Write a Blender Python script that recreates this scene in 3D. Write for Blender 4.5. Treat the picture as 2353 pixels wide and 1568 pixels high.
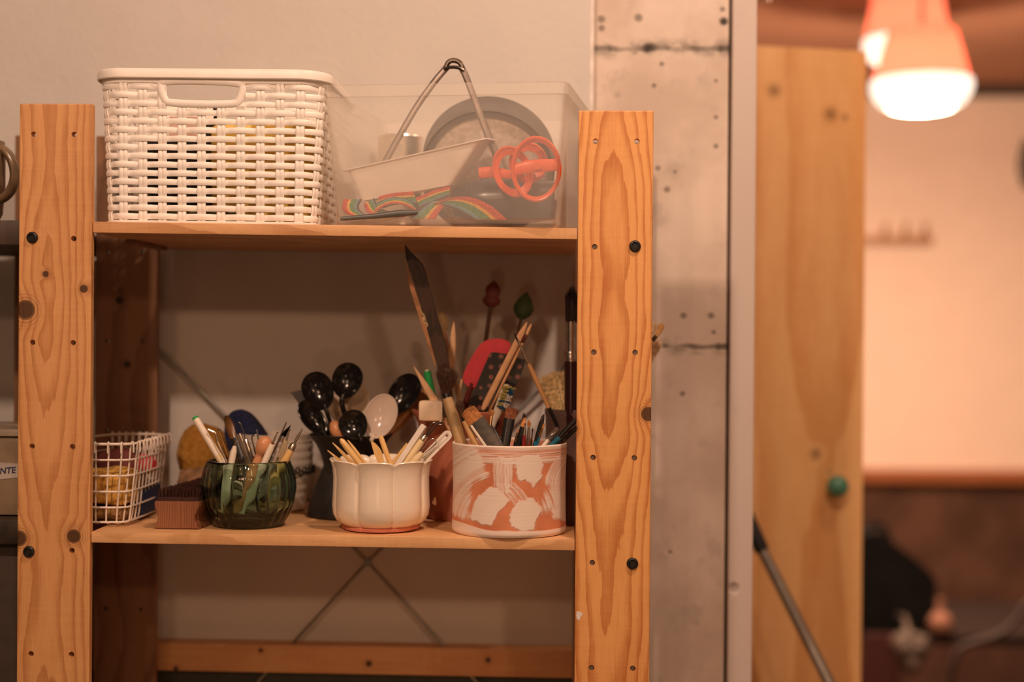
import bpy, bmesh, math, random
from mathutils import Vector, Matrix
random.seed(7)
R = math.radians
C = bpy.context.scene.collection
for _o in list(bpy.data.objects): bpy.data.objects.remove(_o)

# ------------------------------------------------------------------ camera, world, lights, exposure
F = 50 / 36 * 2353                      # focal length in pixels of the 2353 px wide frame
D0 = 1.362                              # camera to the front face of the rack
CZ = 1.50                               # camera height
ROLL = R(.42)
VX, VY = 1290 - 1176.5, 765 - 784       # where straight ahead (+Y) falls, from the frame's centre
_a0 = VX * math.cos(ROLL) + VY * math.sin(ROLL)
_b0 = -VX * math.sin(ROLL) + VY * math.cos(ROLL)
YAW = math.atan(_a0 / F); PITCH = math.atan(-_b0 / F * math.cos(YAW))
cam = bpy.data.cameras.new('camera'); cam.lens = 50; cam.sensor_width = 36
cam.dof.use_dof = True; cam.dof.focus_distance = D0 + .01; cam.dof.aperture_fstop = 2.3
camera = bpy.data.objects.new('camera', cam); C.objects.link(camera)
MR = Matrix.Rotation(YAW, 3, 'Z') @ Matrix.Rotation(math.pi / 2 - PITCH, 3, 'X') @ Matrix.Rotation(ROLL, 3, 'Z')
CP = Vector((0, -D0, CZ))
camera.matrix_world = Matrix.Translation(CP) @ MR.to_4x4()
bpy.context.scene.camera = camera

sc = bpy.context.scene
sc.view_settings.view_transform = 'Standard'; sc.view_settings.look = 'None'
sc.view_settings.gamma = 1; sc.view_settings.use_curve_mapping = False
sc.view_settings.exposure = 0.10
w = bpy.data.worlds.new('world'); sc.world = w; w.use_nodes = True
w.node_tree.nodes['Background'].inputs[0].default_value = (1, .52, .29, 1)
_b = w.node_tree.nodes['Background']                # dim warm room around, brighter in places
_n = w.node_tree.nodes.new('ShaderNodeTexNoise'); _n.inputs['Scale'].default_value = 2.6; _n.inputs['Detail'].default_value = 1
_t = w.node_tree.nodes.new('ShaderNodeTexCoord'); w.node_tree.links.new(_t.outputs['Generated'], _n.inputs['Vector'])
_r = w.node_tree.nodes.new('ShaderNodeMapRange'); _r.inputs['From Min'].default_value = .50; _r.inputs['From Max'].default_value = .62
_r.inputs['To Min'].default_value = .012; _r.inputs['To Max'].default_value = .36
w.node_tree.links.new(_n.outputs[0], _r.inputs['Value']); w.node_tree.links.new(_r.outputs[0], _b.inputs[1])

def lamp(name, loc, power, col, size, kind='AREA', target=(-.2, .1, 1.5)):
    # an area lamp is a round opal fitting facing the rack
    l = bpy.data.lights.new(name, kind); l.energy = power; l.color = col
    if kind == 'AREA': l.shape = 'DISK'; l.size = size
    else: l.shadow_soft_size = size
    o = bpy.data.objects.new(name, l); C.objects.link(o); o.location = loc
    o.rotation_euler = (Vector(target) - Vector(loc)).to_track_quat('-Z', 'Y').to_euler()
    return o
lamp('ceiling_lamp_key', (-.42, -1.30, CZ + .90), 10.6, (1, .66, .475), .075)          # in front, to the left
lamp('ceiling_lamp_near', (.30, -.52, CZ + 1.04), 8.2, (1, .67, .49), .08, target=(0, .1, 1.5))   # high, to the right
lamp('ceiling_lamp_far', (-.52, -2.80, CZ + .81), 5.4, (1, .56, .32), .10)
lamp('ceiling_lamp_right', (.70, -2.45, CZ + .72), 5.0, (1, .56, .32), .12)
lamp('table_lamp_low', (-.08, -2.0, CZ - .36), 1.0, (1, .56, .32), .08)
lamp('opening_lamp', (.72, .30, CZ + .96), 2.4, (1, .62, .40), .10, target=(.55, .84, 1.2))   # above the opening, lights the pine cabinet

def P(px, py, Y=0.0):
    """a point of the place: the pixel's ray taken to the depth Y behind the rack's front"""
    d = MR @ Vector(((px - 1176.5) / F, -(py - 784) / F, -1))
    t = (Y - CP.y) / d.y
    return CP + d * t
def px2m(n, Y): return n * (D0 + Y) / F

# ------------------------------------------------------------------ node helper
class E:
    def __init__(s, nt, sock): s.nt, s.k = nt, sock
    def m(s, op, *a, clamp=False):
        n = s.nt.nodes.new('ShaderNodeMath'); n.operation = op; n.use_clamp = clamp
        for i, v in enumerate((s,) + a):
            if isinstance(v, E): s.nt.links.new(v.k, n.inputs[i])
            else: n.inputs[i].default_value = v
        return E(s.nt, n.outputs[0])
    def __add__(s, o): return s.m('ADD', o)
    def __sub__(s, o): return s.m('SUBTRACT', o)
    def __mul__(s, o): return s.m('MULTIPLY', o)
    def __truediv__(s, o): return s.m('DIVIDE', o)
    __radd__ = __add__; __rmul__ = __mul__
    def rsub(s, c): return (s * -1) + c
    def sqrt(s): return s.m('SQRT')
    def frac(s): return s.m('FRACT')
    def abs(s): return s.m('ABSOLUTE')
    def min(s, o): return s.m('MINIMUM', o)
    def max(s, o): return s.m('MAXIMUM', o)
    def ss(s, a, b):
        n = s.nt.nodes.new('ShaderNodeMapRange'); n.interpolation_type = 'SMOOTHSTEP'
        s.nt.links.new(s.k, n.inputs['Value'])
        lo, hi, t0, t1 = (a, b, 0, 1) if a < b else (b, a, 1, 0)
        n.inputs['From Min'].default_value = lo; n.inputs['From Max'].default_value = hi
        n.inputs['To Min'].default_value = t0; n.inputs['To Max'].default_value = t1
        return E(s.nt, n.outputs['Result'])

class Mat:
    def __init__(s, name, col=(.8, .8, .8), rough=.5, **kw):
        m = bpy.data.materials.new(name); m.use_nodes = True
        s.m, s.nt = m, m.node_tree; s.b = s.nt.nodes['Principled BSDF']
        s.b.inputs['Base Color'].default_value = (*col, 1); s.b.inputs['Roughness'].default_value = rough
        for k, v in kw.items(): s.b.inputs[k.replace('_', ' ')].default_value = v
        s._tc = None
    def xyz(s):
        if not s._tc:
            tc = s.nt.nodes.new('ShaderNodeTexCoord'); s._tc = tc.outputs['Object']
        sp = s.nt.nodes.new('ShaderNodeSeparateXYZ'); s.nt.links.new(s._tc, sp.inputs[0])
        return [E(s.nt, o) for o in sp.outputs]
    def vec(s, x, y, z):
        n = s.nt.nodes.new('ShaderNodeCombineXYZ')
        for i, v in enumerate((x, y, z)):
            if isinstance(v, E): s.nt.links.new(v.k, n.inputs[i])
            else: n.inputs[i].default_value = v
        return n.outputs[0]
    def noise(s, vec=None, scale=5, detail=3, rough=.5, dist=0):
        n = s.nt.nodes.new('ShaderNodeTexNoise')
        if vec is None:
            s.xyz(); vec = s._tc
        s.nt.links.new(vec, n.inputs['Vector'])
        n.inputs['Scale'].default_value = scale; n.inputs['Detail'].default_value = detail
        n.inputs['Roughness'].default_value = rough; n.inputs['Distortion'].default_value = dist
        return E(s.nt, n.outputs[0])
    def mix(s, f, a, b):
        n = s.nt.nodes.new('ShaderNodeMix'); n.data_type = 'RGBA'
        if isinstance(f, E): s.nt.links.new(f.k, n.inputs[0])
        else: n.inputs[0].default_value = f
        for i, v in ((6, a), (7, b)):
            if isinstance(v, tuple): n.inputs[i].default_value = (*v[:3], 1)
            else: s.nt.links.new(v, n.inputs[i])
        return n.outputs[2]
    def col(s, sock): s.nt.links.new(sock, s.b.inputs['Base Color']); return s
    def bump(s, h, strength=.3, dist=.002):
        n = s.nt.nodes.new('ShaderNodeBump'); n.inputs['Strength'].default_value = strength
        n.inputs['Distance'].default_value = dist
        s.nt.links.new(h.k, n.inputs['Height']); s.nt.links.new(n.outputs[0], s.b.inputs['Normal']); return s
    def rough(s, e): s.nt.links.new(e.k, s.b.inputs['Roughness']); return s

_mc = {}
def plain(name, col, rough=.5, spots=.12, scale=60, **kw):
    """one colour with a little procedural mottling"""
    if name in _mc: return _mc[name]
    M = Mat(name, col, rough, **kw)
    n = M.noise(scale=scale, detail=3)
    d = tuple(c * (1 - spots) for c in col); l = tuple(min(1, c * (1 + spots)) for c in col)
    M.col(M.mix(n.ss(.3, .7), d, l)); _mc[name] = M.m; return M.m

def wood(name, light, dark, along='Z', c0=0., a_off=0., freq=110, knots=(), rough=.5, h0=.03, h1=.05, amt=.8, cones=2.9, face='Y', kdark=.93):
    """pine: growth rings of a wandering stem cut flat, fibres, and knots at (across, along, radius)"""
    M = Mat(name, light, rough)
    X, Y, Z = M.xyz()
    if along == 'Z': a, c, o = Z, X, Y
    elif along == 'X': a, c, o = X, (Z if face == 'Y' else Y), (Y if face == 'Y' else Z)
    else: a, c, o = Y, X, Z
    lv = M.vec(a + a_off, c * .6, 0)
    n1 = M.noise(lv, cones, 2); n2 = M.noise(M.vec(a + (a_off + 9), c * 3, o * 3), 7, 2)
    cc = (c - c0) + (n2 - .5) * .012
    h = n1 * h1 + h0 + o * .3
    r = (cc * cc + h * h).sqrt() + (M.noise(M.vec(a * 2.2, c * 14, 5), 6, 3, .55) - .5) * .006
    kd = None; core = None
    for (kc, ka, kr) in knots:
        dx = (c - kc) * (1 / kr); dz = (a - ka) * (1 / kr)
        q = (dx * dx + dz * dz).sqrt()
        g = q.ss(3.2, .2) * kr * .8
        r = r + g
        k = q.ss(1.05, .7); kd = k if kd is None else kd.max(k)
        rg = (q + (n2 * .6)) * 3.2
        k2 = (rg.frac().ss(.2, .9)) * q.ss(2.2, .8) * .6; core = k2 if core is None else core.max(k2)
    f = (r * freq).frac()
    ring = f.ss(.38, .95) * f.ss(1.0, .95)
    fib = M.noise(M.vec(a * 4, c * 240, o * 240), 6, 5, .65)
    fleck = M.noise(M.vec(a * 40, c * 260, o * 260), 3, 2)
    big = M.noise(M.vec(a * 2, c * 12, o * 12), 3, 2)
    saw = M.noise(M.vec(a * 90, c * 6, o * 6), 3, 2)
    mot = M.noise(M.vec(a * 9, c * 40, o * 40), 2.2, 4, .6)
    fac = ring * amt * .72 + (fib - .5) * 1.0 + (big - .5) * .6 + (saw - .5) * .28 + (mot - .5) * .55 + fleck.ss(.64, .76) * .25 + .10
    fac = fac.m('MAXIMUM', 0.0, clamp=True)
    colr = M.mix(fac, light, dark)
    if kd is not None:
        colr = M.mix(core, colr, tuple(v * .45 for v in dark))
        colr = M.mix(kd * kdark, colr, tuple(v * .13 for v in dark))
    M.col(colr); M.bump(fib * .6 + ring * .5, .25, .0006)
    return M.m

# ------------------------------------------------------------------ mesh helpers
WL = {}
def new(): return bmesh.new()
def box(bm, x0, x1, y0, y1, z0, z1, bev=0, zf=None):
    vs = []
    for x in (x0, x1):
        for y in (y0, y1):
            for z in (z0, z1):
                vs.append(bm.verts.new((x, y, z + (zf(x) if zf else 0))))
    f = [(0, 1, 3, 2), (4, 6, 7, 5), (0, 4, 5, 1), (2, 3, 7, 6), (0, 2, 6, 4), (1, 5, 7, 3)]
    fs = [bm.faces.new([vs[i] for i in q]) for q in f]
    if bev:
        es = list({e for q in fs for e in q.edges})
        bmesh.ops.bevel(bm, geom=es, offset=bev, segments=2, affect='EDGES', profile=.6)
    return fs
def ring_faces(bm, rings, close=True, caps=(True, True)):
    n = len(rings[0])
    for a, b in zip(rings, rings[1:]):
        for i in range(n if close else n - 1):
            j = (i + 1) % n
            try: bm.faces.new((a[i], a[j], b[j], b[i]))
            except ValueError: pass
    if close and caps[0] and n > 2: bm.faces.new(list(reversed(rings[0])))
    if close and caps[1] and n > 2: bm.faces.new(rings[-1])
def tube(bm, pts, rad, n=10, flat=1., nrm=(0, -1, 0), closed=False, caps=(True, True)):
    """sweep an ellipse (half width rad, half thickness rad*flat) along pts; nrm = thickness direction"""
    pts = [Vector(p) for p in pts]; K = len(pts)
    if not hasattr(rad, '__len__'): rad = [rad] * K
    if not hasattr(flat, '__len__'): flat = [flat] * K
    rings = []; up = Vector(nrm)
    for i, p in enumerate(pts):
        if closed: t = (pts[(i + 1) % K] - pts[i - 1])
        else: t = pts[min(i + 1, K - 1)] - pts[max(i - 1, 0)]
        t = t.normalized() if t.length > 1e-9 else Vector((0, 0, 1))
        u = up - t * up.dot(t)
        if u.length < 1e-3: u = t.orthogonal()
        u.normalize(); up = u; s = t.cross(u)
        rings.append([bm.verts.new(p + s * (math.cos(2 * math.pi * k / n) * rad[i]) + u * (math.sin(2 * math.pi * k / n) * rad[i] * flat[i])) for k in range(n)])
    if closed: rings.append(rings[0]); ring_faces(bm, rings, True, (False, False))
    else: ring_faces(bm, rings, True, caps)
def lathe(bm, prof, cx, cy, cz, n=48, mod=None, M=None, caps=(False, False)):
    """prof: (radius, height); mod(theta, i) -> (radius factor, dz)"""
    rings = []
    for i, (r, z) in enumerate(prof):
        rg = []
        for k in range(n):
            th = 2 * math.pi * k / n
            f, dz = mod(th, i) if mod else (1, 0)
            v = Vector((r * f * math.cos(th), r * f * math.sin(th), z + dz))
            if M: v = M @ v
            rg.append(bm.verts.new(v + Vector((cx, cy, cz))))
        rings.append(rg)
    ring_faces(bm, rings, True, caps)
def sphere(bm, c, rx, ry=None, rz=None, n=20, m=12, M=None):
    ry = rx if ry is None else ry; rz = rx if rz is None else rz
    prof = [(max(1e-5, math.sin(math.pi * i / m)), -math.cos(math.pi * i / m)) for i in range(m + 1)]
    rings = []
    for (r, z) in prof:
        rg = []
        for k in range(n):
            v = Vector((rx * r * math.cos(2 * math.pi * k / n), ry * r * math.sin(2 * math.pi * k / n), rz * z))
            if M: v = M @ v
            rg.append(bm.verts.new(v + Vector(c)))
        rings.append(rg)
    ring_faces(bm, rings)
def prism(bm, poly, th, off=(0, 1, 0), bev=0):
    """poly: 3-D points of the outline (front), pushed back by th along off"""
    o = Vector(off).normalized() * th
    a = [bm.verts.new(Vector(p)) for p in poly]; b = [bm.verts.new(Vector(p) + o) for p in poly]
    fs = [bm.faces.new(a), bm.faces.new(list(reversed(b)))]
    n = len(a)
    for i in range(n):
        j = (i + 1) % n; fs.append(bm.faces.new((a[j], a[i], b[i], b[j])))
    if bev:
        bmesh.ops.bevel(bm, geom=list({e for f in fs[:2] for e in f.edges}), offset=bev, segments=2, affect='EDGES')
def smooth_poly(pts, it=2, closed=True):
    """Chaikin corner cutting"""
    pts = [Vector(p) for p in pts]
    for _ in range(it):
        q = []
        n = len(pts)
        rng = range(n) if closed else range(n - 1)
        if not closed: q.append(pts[0])
        for i in rng:
            a, b = pts[i], pts[(i + 1) % n]
            q += [a * .75 + b * .25, a * .25 + b * .75]
        if not closed: q.append(pts[-1])
        pts = q
    return pts
def PP(lst, Y=0.0):
    return [P(p[0], p[1], p[2] if len(p) > 2 else Y) for p in lst]

def obj(name, bm, mat, parent=None, smooth=True, label=None, cat=None, group=None, kind=None, sub=0, keep_origin=False, auto=38):
    bmesh.ops.recalc_face_normals(bm, faces=bm.faces)
    me = bpy.data.meshes.new(name)
    if parent is not None: o0 = WL[parent]
    elif keep_origin: o0 = Vector((0, 0, 0))
    else:
        xs = [v.co for v in bm.verts]
        o0 = Vector((sum(v.x for v in xs) / len(xs), sum(v.y for v in xs) / len(xs), min(v.z for v in xs)))
    bmesh.ops.translate(bm, verts=bm.verts, vec=-o0)
    bm.to_mesh(me); bm.free()
    mats = mat if isinstance(mat, (list, tuple)) else [mat]
    for m in mats: me.materials.append(m)
    if smooth:
        for p in me.polygons: p.use_smooth = True
        try: me.set_sharp_from_angle(angle=R(auto))
        except Exception: pass
    o = bpy.data.objects.new(name, me); C.objects.link(o)
    if parent is not None: o.parent = parent; WL[o] = o0
    else: o.location = o0; WL[o] = o0
    if sub:
        md = o.modifiers.new('sub', 'SUBSURF'); md.levels = sub; md.render_levels = sub
    for k, v in (('label', label), ('category', cat), ('group', group), ('kind', kind)):
        if v: o[k] = v
    return o
def thing(name, label, cat, loc=(0, 0, 0), group=None):
    o = bpy.data.objects.new(name, None); C.objects.link(o); o.location = loc; o.empty_display_size = .02
    WL[o] = Vector(loc); o['label'] = label; o['category'] = cat
    if group: o['group'] = group
    return o
def struct(name, bm, mat, parent=None, smooth=False, **k):
    return obj(name, bm, mat, parent, smooth, kind='structure' if parent is None else None, keep_origin=True, **k)

def lerp(a, b, t): return a + (b - a) * t
# ------------------------------------------------------------------ the room
def concrete_mat():
    M = Mat('concrete', (.62, .58, .53), .85)
    X, Y, Z = M.xyz()
    zc1 = P(1500, 112, .3).z; zc2 = P(1500, 797, .3).z
    n = M.noise(scale=7, detail=5, rough=.6); n2 = M.noise(scale=26, detail=5, rough=.65)
    st = M.noise(M.vec(X * 30, 0, Z * 2.4), 1, 3)
    base = M.mix(n.ss(.36, .66), (.64, .53, .44), (.82, .71, .61))
    base = M.mix(st.ss(.45, .75) * .35, base, (.56, .45, .365))
    base = M.mix(n2.ss(.56, .70) * .34, base, (.40, .35, .31))
    # pores
    v = M.nt.nodes.new('ShaderNodeTexVoronoi'); v.inputs['Scale'].default_value = 31; v.inputs['Randomness'].default_value = 1
    M.nt.links.new(M._tc, v.inputs['Vector'])
    ve = E(M.nt, v.outputs['Distance']); pm = M.noise(scale=9, detail=1)
    base = M.mix(ve.ss(.16, .05) * pm.ss(.62, .70) * .35, base, (.13, .12, .10))
    wob = (M.noise(M.vec(X, 0, 0), 22, 3) - .5) * .012
    gate = M.noise(M.vec(X, 3, 0), 34, 3)
    crk = None
    for zc, wd in ((zc1, .0028), (zc2, .0022)):
        d = (Z - zc + wob).abs()
        th = gate.ss(.30, .72)
        k = (d / wd * (th * -.75 + 1.15)).ss(1.5, .35) * (th * .7 + .35)
        crk = k if crk is None else crk.max(k)
        fuz = d.ss(.016, .0) * n2.ss(.46, .6) * .55
        crk = crk.max(fuz)
    # a few larger holes and smears near the right edge
    for (px, py, rr) in ((1663, 50, .0052), (1660, 22, .0035), (1645, 337, .003), (1645, 270, .0028), (1570, 727, .004), (1634, 727, .004), (1568, 907, .0033), (1645, 187, .0025), (1382, 45, .005), (1382, 66, .004), (1467, 42, .005), (1512, 388, .0035), (1533, 437, .004), (1551, 396, .003), (1540, 1270, .003), (1521, 148, .003), (1503, 198, .003), (1640, 765, .003)):
        p = P(px, py, .3); dx = X - p.x; dz = Z - p.z
        q = (dx * dx + dz * dz).sqrt() + (n2 - .5) * .004
        k = q.ss(rr * 1.25, rr * .4) * (1.0 if rr > .0045 and px > 1600 else .62)
        crk = crk.max(k)
    M.col(M.mix(crk * .96, base, (.035, .03, .024)))
    M.bump(n2 * .4 + n * .6 - crk * 1.5, .35, .004)
    return M.m
def plaster_mat(name, col, s=.03):
    M = Mat(name, col, .9)
    n = M.noise(scale=9, detail=3); f = M.noise(scale=120, detail=3); g = M.noise(scale=420, detail=2)
    M.col(M.mix(n.ss(.3, .7), tuple(c * (1 - s) for c in col), tuple(min(1, c * (1 + s)) for c in col)))
    M.bump(f * .7 + g * .3, .45, .0022); return M.m

m_plaster = plaster_mat('wall_plaster', (.66, .63, .585))
m_conc = concrete_mat()
YW = .285                                            # plaster face
xe = P(1361, 400, YW).x
bm = new(); box(bm, -2.2, xe, YW, .62, 0, 2.5, .002); struct('wall_back', bm, m_plaster)
xc2 = P(1669, 800, .30).x
bm = new(); box(bm, xe, xc2, .30, .62, 0, 2.5, .001); struct('wall_pillar', bm, m_conc)
bm = new(); box(bm, xe - .0035, xe + .0006, YW - .0012, YW + .01, 0, 2.5, .0008); struct('trim_7', bm, plain('corner_bead', (.86, .80, .74), .6))
# dark gap between concrete and the painted lining of the opening
xs1 = P(1735, 600, .29).x
bm = new(); box(bm, xc2, xs1, .318, .60, 0, 2.5)
struct('trim_5', bm, plain('gap_black', (.06, .05, .04), .9))
M = Mat('painted_lining', (.70, .62, .56), .6)
X, Y, Z = M.xyz()
p = P(1686, 1352, .29); q = ((X - p.x) * (X - p.x) + (Z - p.z) * (Z - p.z)).sqrt()
nn = M.noise(scale=30, detail=4)
M.col(M.mix((q + (nn - .5) * .008).ss(.007, .003) * .5 + nn.ss(.6, .75) * .12, (.66, .575, .52), (.35, .29, .25)))
M.bump(q.ss(.0085, .002) * -1 + nn * .1, .8, .003)
bm = new(); box(bm, xc2 + .0032, xs1, .288, .34, 0, 2.5, .002); struct('trim_1', bm, M.m)
# rail and dark board low on the wall behind the rack
xl = -1.6
def railz(x): return 0
zt = P(845, 1474, .262).z; zb = P(845, 1551, .258).z
rz1 = P(370, 1542, .258).z; rz2 = P(1320, 1560, .258).z
sl = (rz2 - rz1) / (P(1320, 1560, .258).x - P(370, 1542, .258).x); rx0 = P(370, 1542, .258).x
m_rail = wood('rail_pine', (.70, .40, .185), (.46, .20, .07), 'X', P(0, 1515, .26).z, freq=95, amt=.55,
              knots=((P(0, 1530, .26).z, P(405, 1530, .26).x, .003), (P(0, 1512, .26).z, P(848, 1525, .26).x, .004), (P(0, 1500, .26).z, P(1122, 1500, .26).x, .0035), (P(0, 1485, .26).z, P(600, 1487, .26).x, .0028)))
bm = new(); box(bm, xl, xe + .0, .2585, .284, rz1, P(370, 1478, .258).z, .0015, zf=lambda x: (x - rx0) * sl)
struct('trim_2', bm, m_rail)
bm = new(); box(bm, xl, xe, .276, .2845, .3, rz1 + .004, zf=lambda x: (x - rx0) * sl if False else 0)
struct('trim_3', bm, plain('board_dark', (.035, .04, .034), .6))
bm = new(); box(bm, -3, 3.6, -3.2, 4.6, -.02, 0)
struct('floor', bm, plain('floor_boards', (.20, .12, .07), .5, .2, 6))

# back room
DF = 5.8 - D0                                        # depth of its far wall
zw = P(2300, 198, DF).z
zr = P(2200, 1090, DF).z
m_far = plaster_mat('far_plaster', (.80, .66, .54), .02)
bm = new(); box(bm, -1.2, 4.2, DF, DF + .12, zr, zw + .02); struct('wall_far', bm, m_far)
bm = new(); box(bm, -1.2, 4.2, DF - .012, DF + .12, 0, zr); struct('wall_far_lower', bm, plain('wainscot_brown', (.082, .043, .028), .9, .3, 5, Specular_IOR_Level=.15))
bm = new(); box(bm, -1.2, 4.2, DF - .07, DF, zr - .03, P(2200, 1078, DF).z, .008)
struct('trim_4', bm, wood('rail_far', (.34, .12, .04), (.22, .07, .02), 'X', freq=30))
bm = new(); box(bm, -1.2, 4.2, .62, DF + .1, zw, zw + .06)
struct('ceiling', bm, plain('ceiling_brown', (.42, .21, .12), .85, .08, 3))
bm = new(); box(bm, 1.0, 4.2, DF - .05, DF + .001, zw - .045, zw + .005, .004)  # dark strip along the top edge of the far wall
struct('trim_6', bm, plain('top_strip_dark', (.06, .035, .025), .7))

# coat rail on the far wall
bm = new(); a = P(1960, 551, DF - .02); b = P(2143, 552, DF - .02)
box(bm, a.x, b.x, DF - .03, DF - .001, a.z - .018, a.z + .018, .004)
cr = obj('coat_rail', bm, plain('coat_rail_brown', (.42, .23, .12), .6), label='small brown coat rail fixed on the peach wall of the back room', cat='coat rail')
for px in (2030, 2075, 2120):
    bm = new(); p = P(px, 545, DF - .03)
    tube(bm, [p, p + Vector((0, -.03, .01)), p + Vector((0, -.05, .05))], [.008, .008, .011], 10)
    obj('peg', bm, plain('coat_rail_brown', (.42, .23, .12)), cr)
bm = new(); p = P(2350, 380, DF)
sphere(bm, p + Vector((0, -.05, 0)), .03, .03, .10); box(bm, p.x - .02, p.x + .02, DF - .03, DF, p.z - .03, p.z + .03, .004)
obj('wall_hook', bm, plain('dark_iron', (.05, .035, .03), .5), label='dark blurred wall hook at the right edge on the peach wall', cat='hook')
bm = new(); p = P(1752, -8, 1.0)
sphere(bm, p, .014, .014, .008); tube(bm, [p, p + Vector((0, 0, .1))], .006)
sphere(bm, p + Vector((.012, 0, .004)), .005)
obj('ceiling_spotlight', bm, plain('spot_metal', (.35, .33, .30), .3, Metallic=1.0), label='small grey metal fitting hanging at the top edge right of the pillar', cat='light fitting')

# tall pine cabinet
YC = 2.2 - D0
A = P(1988, 765, YC); kx = lambda px: P(px, 765, YC).x - A.x
m_cab = wood('cabinet_pine', (.98, .60, .27), (.72, .32, .10), 'Z', kx(1900), a_off=3.3, freq=26, h0=.02, h1=.16, amt=.7, cones=.8, kdark=.45,
             knots=((kx(1766), P(0, 215, YC).z, .009), (kx(1900), P(0, 262, YC).z, .009), (kx(1935), P(0, 268, YC).z, .004), (kx(1872), P(0, 1022, YC).z, .008), (kx(1905), P(0, 1062, YC).z, .004)))
A = P(1988, 765, YC); ang = -R(14)
cab = thing('cabinet', 'tall pine cabinet with a green knob standing beyond the concrete pillar', 'cabinet', (A.x, A.y, 0))
zt_c = P(1988, 117, YC).z
Mx = Matrix.Translation(Vector((A.x, A.y, 0))) @ Matrix.Rotation(ang * -1, 4, 'Z')
def cabbox(x0, x1, y0, y1, z0, z1, bev=.003):
    bm = new(); box(bm, x0, x1, y0, y1, z0, z1, bev); bmesh.ops.transform(bm, matrix=Mx, verts=bm.verts); return bm
obj('body', cabbox(-.42, 0, .02, .40, .0, zt_c - .004), m_cab, cab)
cd = obj('door', cabbox(-.42, -.001, 0, .019, .08, zt_c), m_cab, cab)
kp = P(1925, 1118, YC - .03)
bm = new(); sphere(bm, kp, .0165, .0135, .0165); tube(bm, [kp + Vector((0, .008, 0)), kp + Vector((0, .05, .0))], [.007, .009], 12)
obj('knob', bm, plain('knob_green', (.09, .27, .19), .25), cd, label='round glossy green knob')

# broom pole leaning past the opening
YB = .50
a = P(1712, 1178, .66); g = P(1752, 1268, .64); b = P(1925, 1600, .56); e = a + (b - a) * ((a.z - .02) / (a.z - b.z))
e = Vector((b.x + .25, b.y - .3, .02)); 
b2 = b; dirv = (b - a).normalized()
t_end = (b.z - .02) / -dirv.z; e = b + dirv * t_end
pole = thing('broom_pole', 'grey metal pole with black grip leaning across the pine cabinet', 'pole', (e.x, e.y, 0))
bm = new(); tube(bm, [g - (g - a) * .2, e], .0078, 20)
obj('tube', bm, plain('pole_grey', (.34, .30, .26), .3, .06, Metallic=.6), pole)
bm = new(); tube(bm, [a, a + (g - a) * .05, g - (g - a) * .05, g], [.008, .0105, .0105, .009], 20)
obj('grip', bm, plain('rubber_black', (.02, .02, .022), .6), pole, label='black rubber grip')

# pendants
def shade_mat():
    M = Mat('woven_shade', (.9, .36, .2), .7)
    nt = M.nt; X, Y, Z = M.xyz()
    wv = ((Z * 620).m('SINE') * .5 + .5); n = M.noise(scale=60, detail=2)
    c = M.mix(wv * .8 + n * .2, (.70, .13, .07), (.96, .44, .32))
    tr = nt.nodes.new('ShaderNodeBsdfTranslucent'); df = nt.nodes.new('ShaderNodeBsdfDiffuse'); mx = nt.nodes.new('ShaderNodeMixShader')
    nt.links.new(c, tr.inputs[0]); nt.links.new(c, df.inputs[0]); mx.inputs[0].default_value = .42
    nt.links.new(tr.outputs[0], mx.inputs[1]); nt.links.new(df.outputs[0], mx.inputs[2])
    nt.links.new(mx.outputs[0], nt.nodes['Material Output'].inputs[0]); return M.m
m_shade = shade_mat()
def emis(name, col, s):
    m = bpy.data.materials.new(name); m.use_nodes = True; b = m.node_tree.nodes['Principled BSDF']
    b.inputs['Emission Color'].default_value = (*col, 1); b.inputs['Emission Strength'].default_value = s; return m
m_glow = emis('lamp_glow', (1, .84, .68), 1.5)
def pendant(cx, cyb, Y, r_top, r_bot, h, label, power, zoff=0):
    p = P(cx, cyb, Y)                                # centre of the shade's lower rim
    t = thing('pendant_lamp', label, 'pendant lamp', (p.x, p.y, p.z), 'woven pendant lamps of the back room')
    N = 90
    bm = new()
    prof = [(lerp(r_bot, r_top, i / 24) + .0022 * (i % 2), h * i / 24) for i in range(25)]
    prof += [(r_top * .82, h + .006), (r_top * .3, h + .008), (.02, h + .008)]
    lathe(bm, prof, p.x, p.y, p.z, N, mod=lambda th, i: (1 + .012 * math.cos(th * 30 + i * math.pi), 0))
    obj('lamp_shade', bm, m_shade, t)
    bm = new(); hb = .062
    prof = [(r_bot * 1.02, .012), (r_bot * 1.03, -.01), (r_bot * .97, -hb * .45), (r_bot * .84, -hb * .8), (r_bot * .60, -hb), (r_bot * .3, -hb * 1.08), (.001, -hb * 1.1)]
    lathe(bm, prof, p.x, p.y, p.z, 48, mod=lambda th, i: (1 + .015 * math.cos(th * 24), 0))
    obj('diffuser', bm, m_glow, t, label='glowing white diffuser under the shade')
    bm = new(); tube(bm, [(p.x, p.y, p.z + h), (p.x, p.y, zw)], .004, 8)
    obj('cord', bm, plain('cord_black', (.03, .02, .02), .5), t)
    lamp('pendant_bulb', (p.x, p.y, p.z + h * .4), power, (1, .50, .34), .03, 'POINT')
    lamp('pendant_downlight', (p.x, p.y, p.z - .073), power * 31, (1, .60, .40), r_bot * 1.4, 'AREA', (p.x, p.y, 0))
    lamp('pendant_spill', (p.x, p.y, p.z - .095), power * 40, (1, .63, .43), .02, 'POINT')
pendant(2117, 196, 2.24, .082, .120, .135, 'lower glowing red woven pendant lamp, hanging in front of the other', 1.1)
pendant(2084, 100, 2.75, .085, .118, .19, 'upper glowing woven pendant lamp cut by the top edge, behind the other', 1.1)

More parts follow.
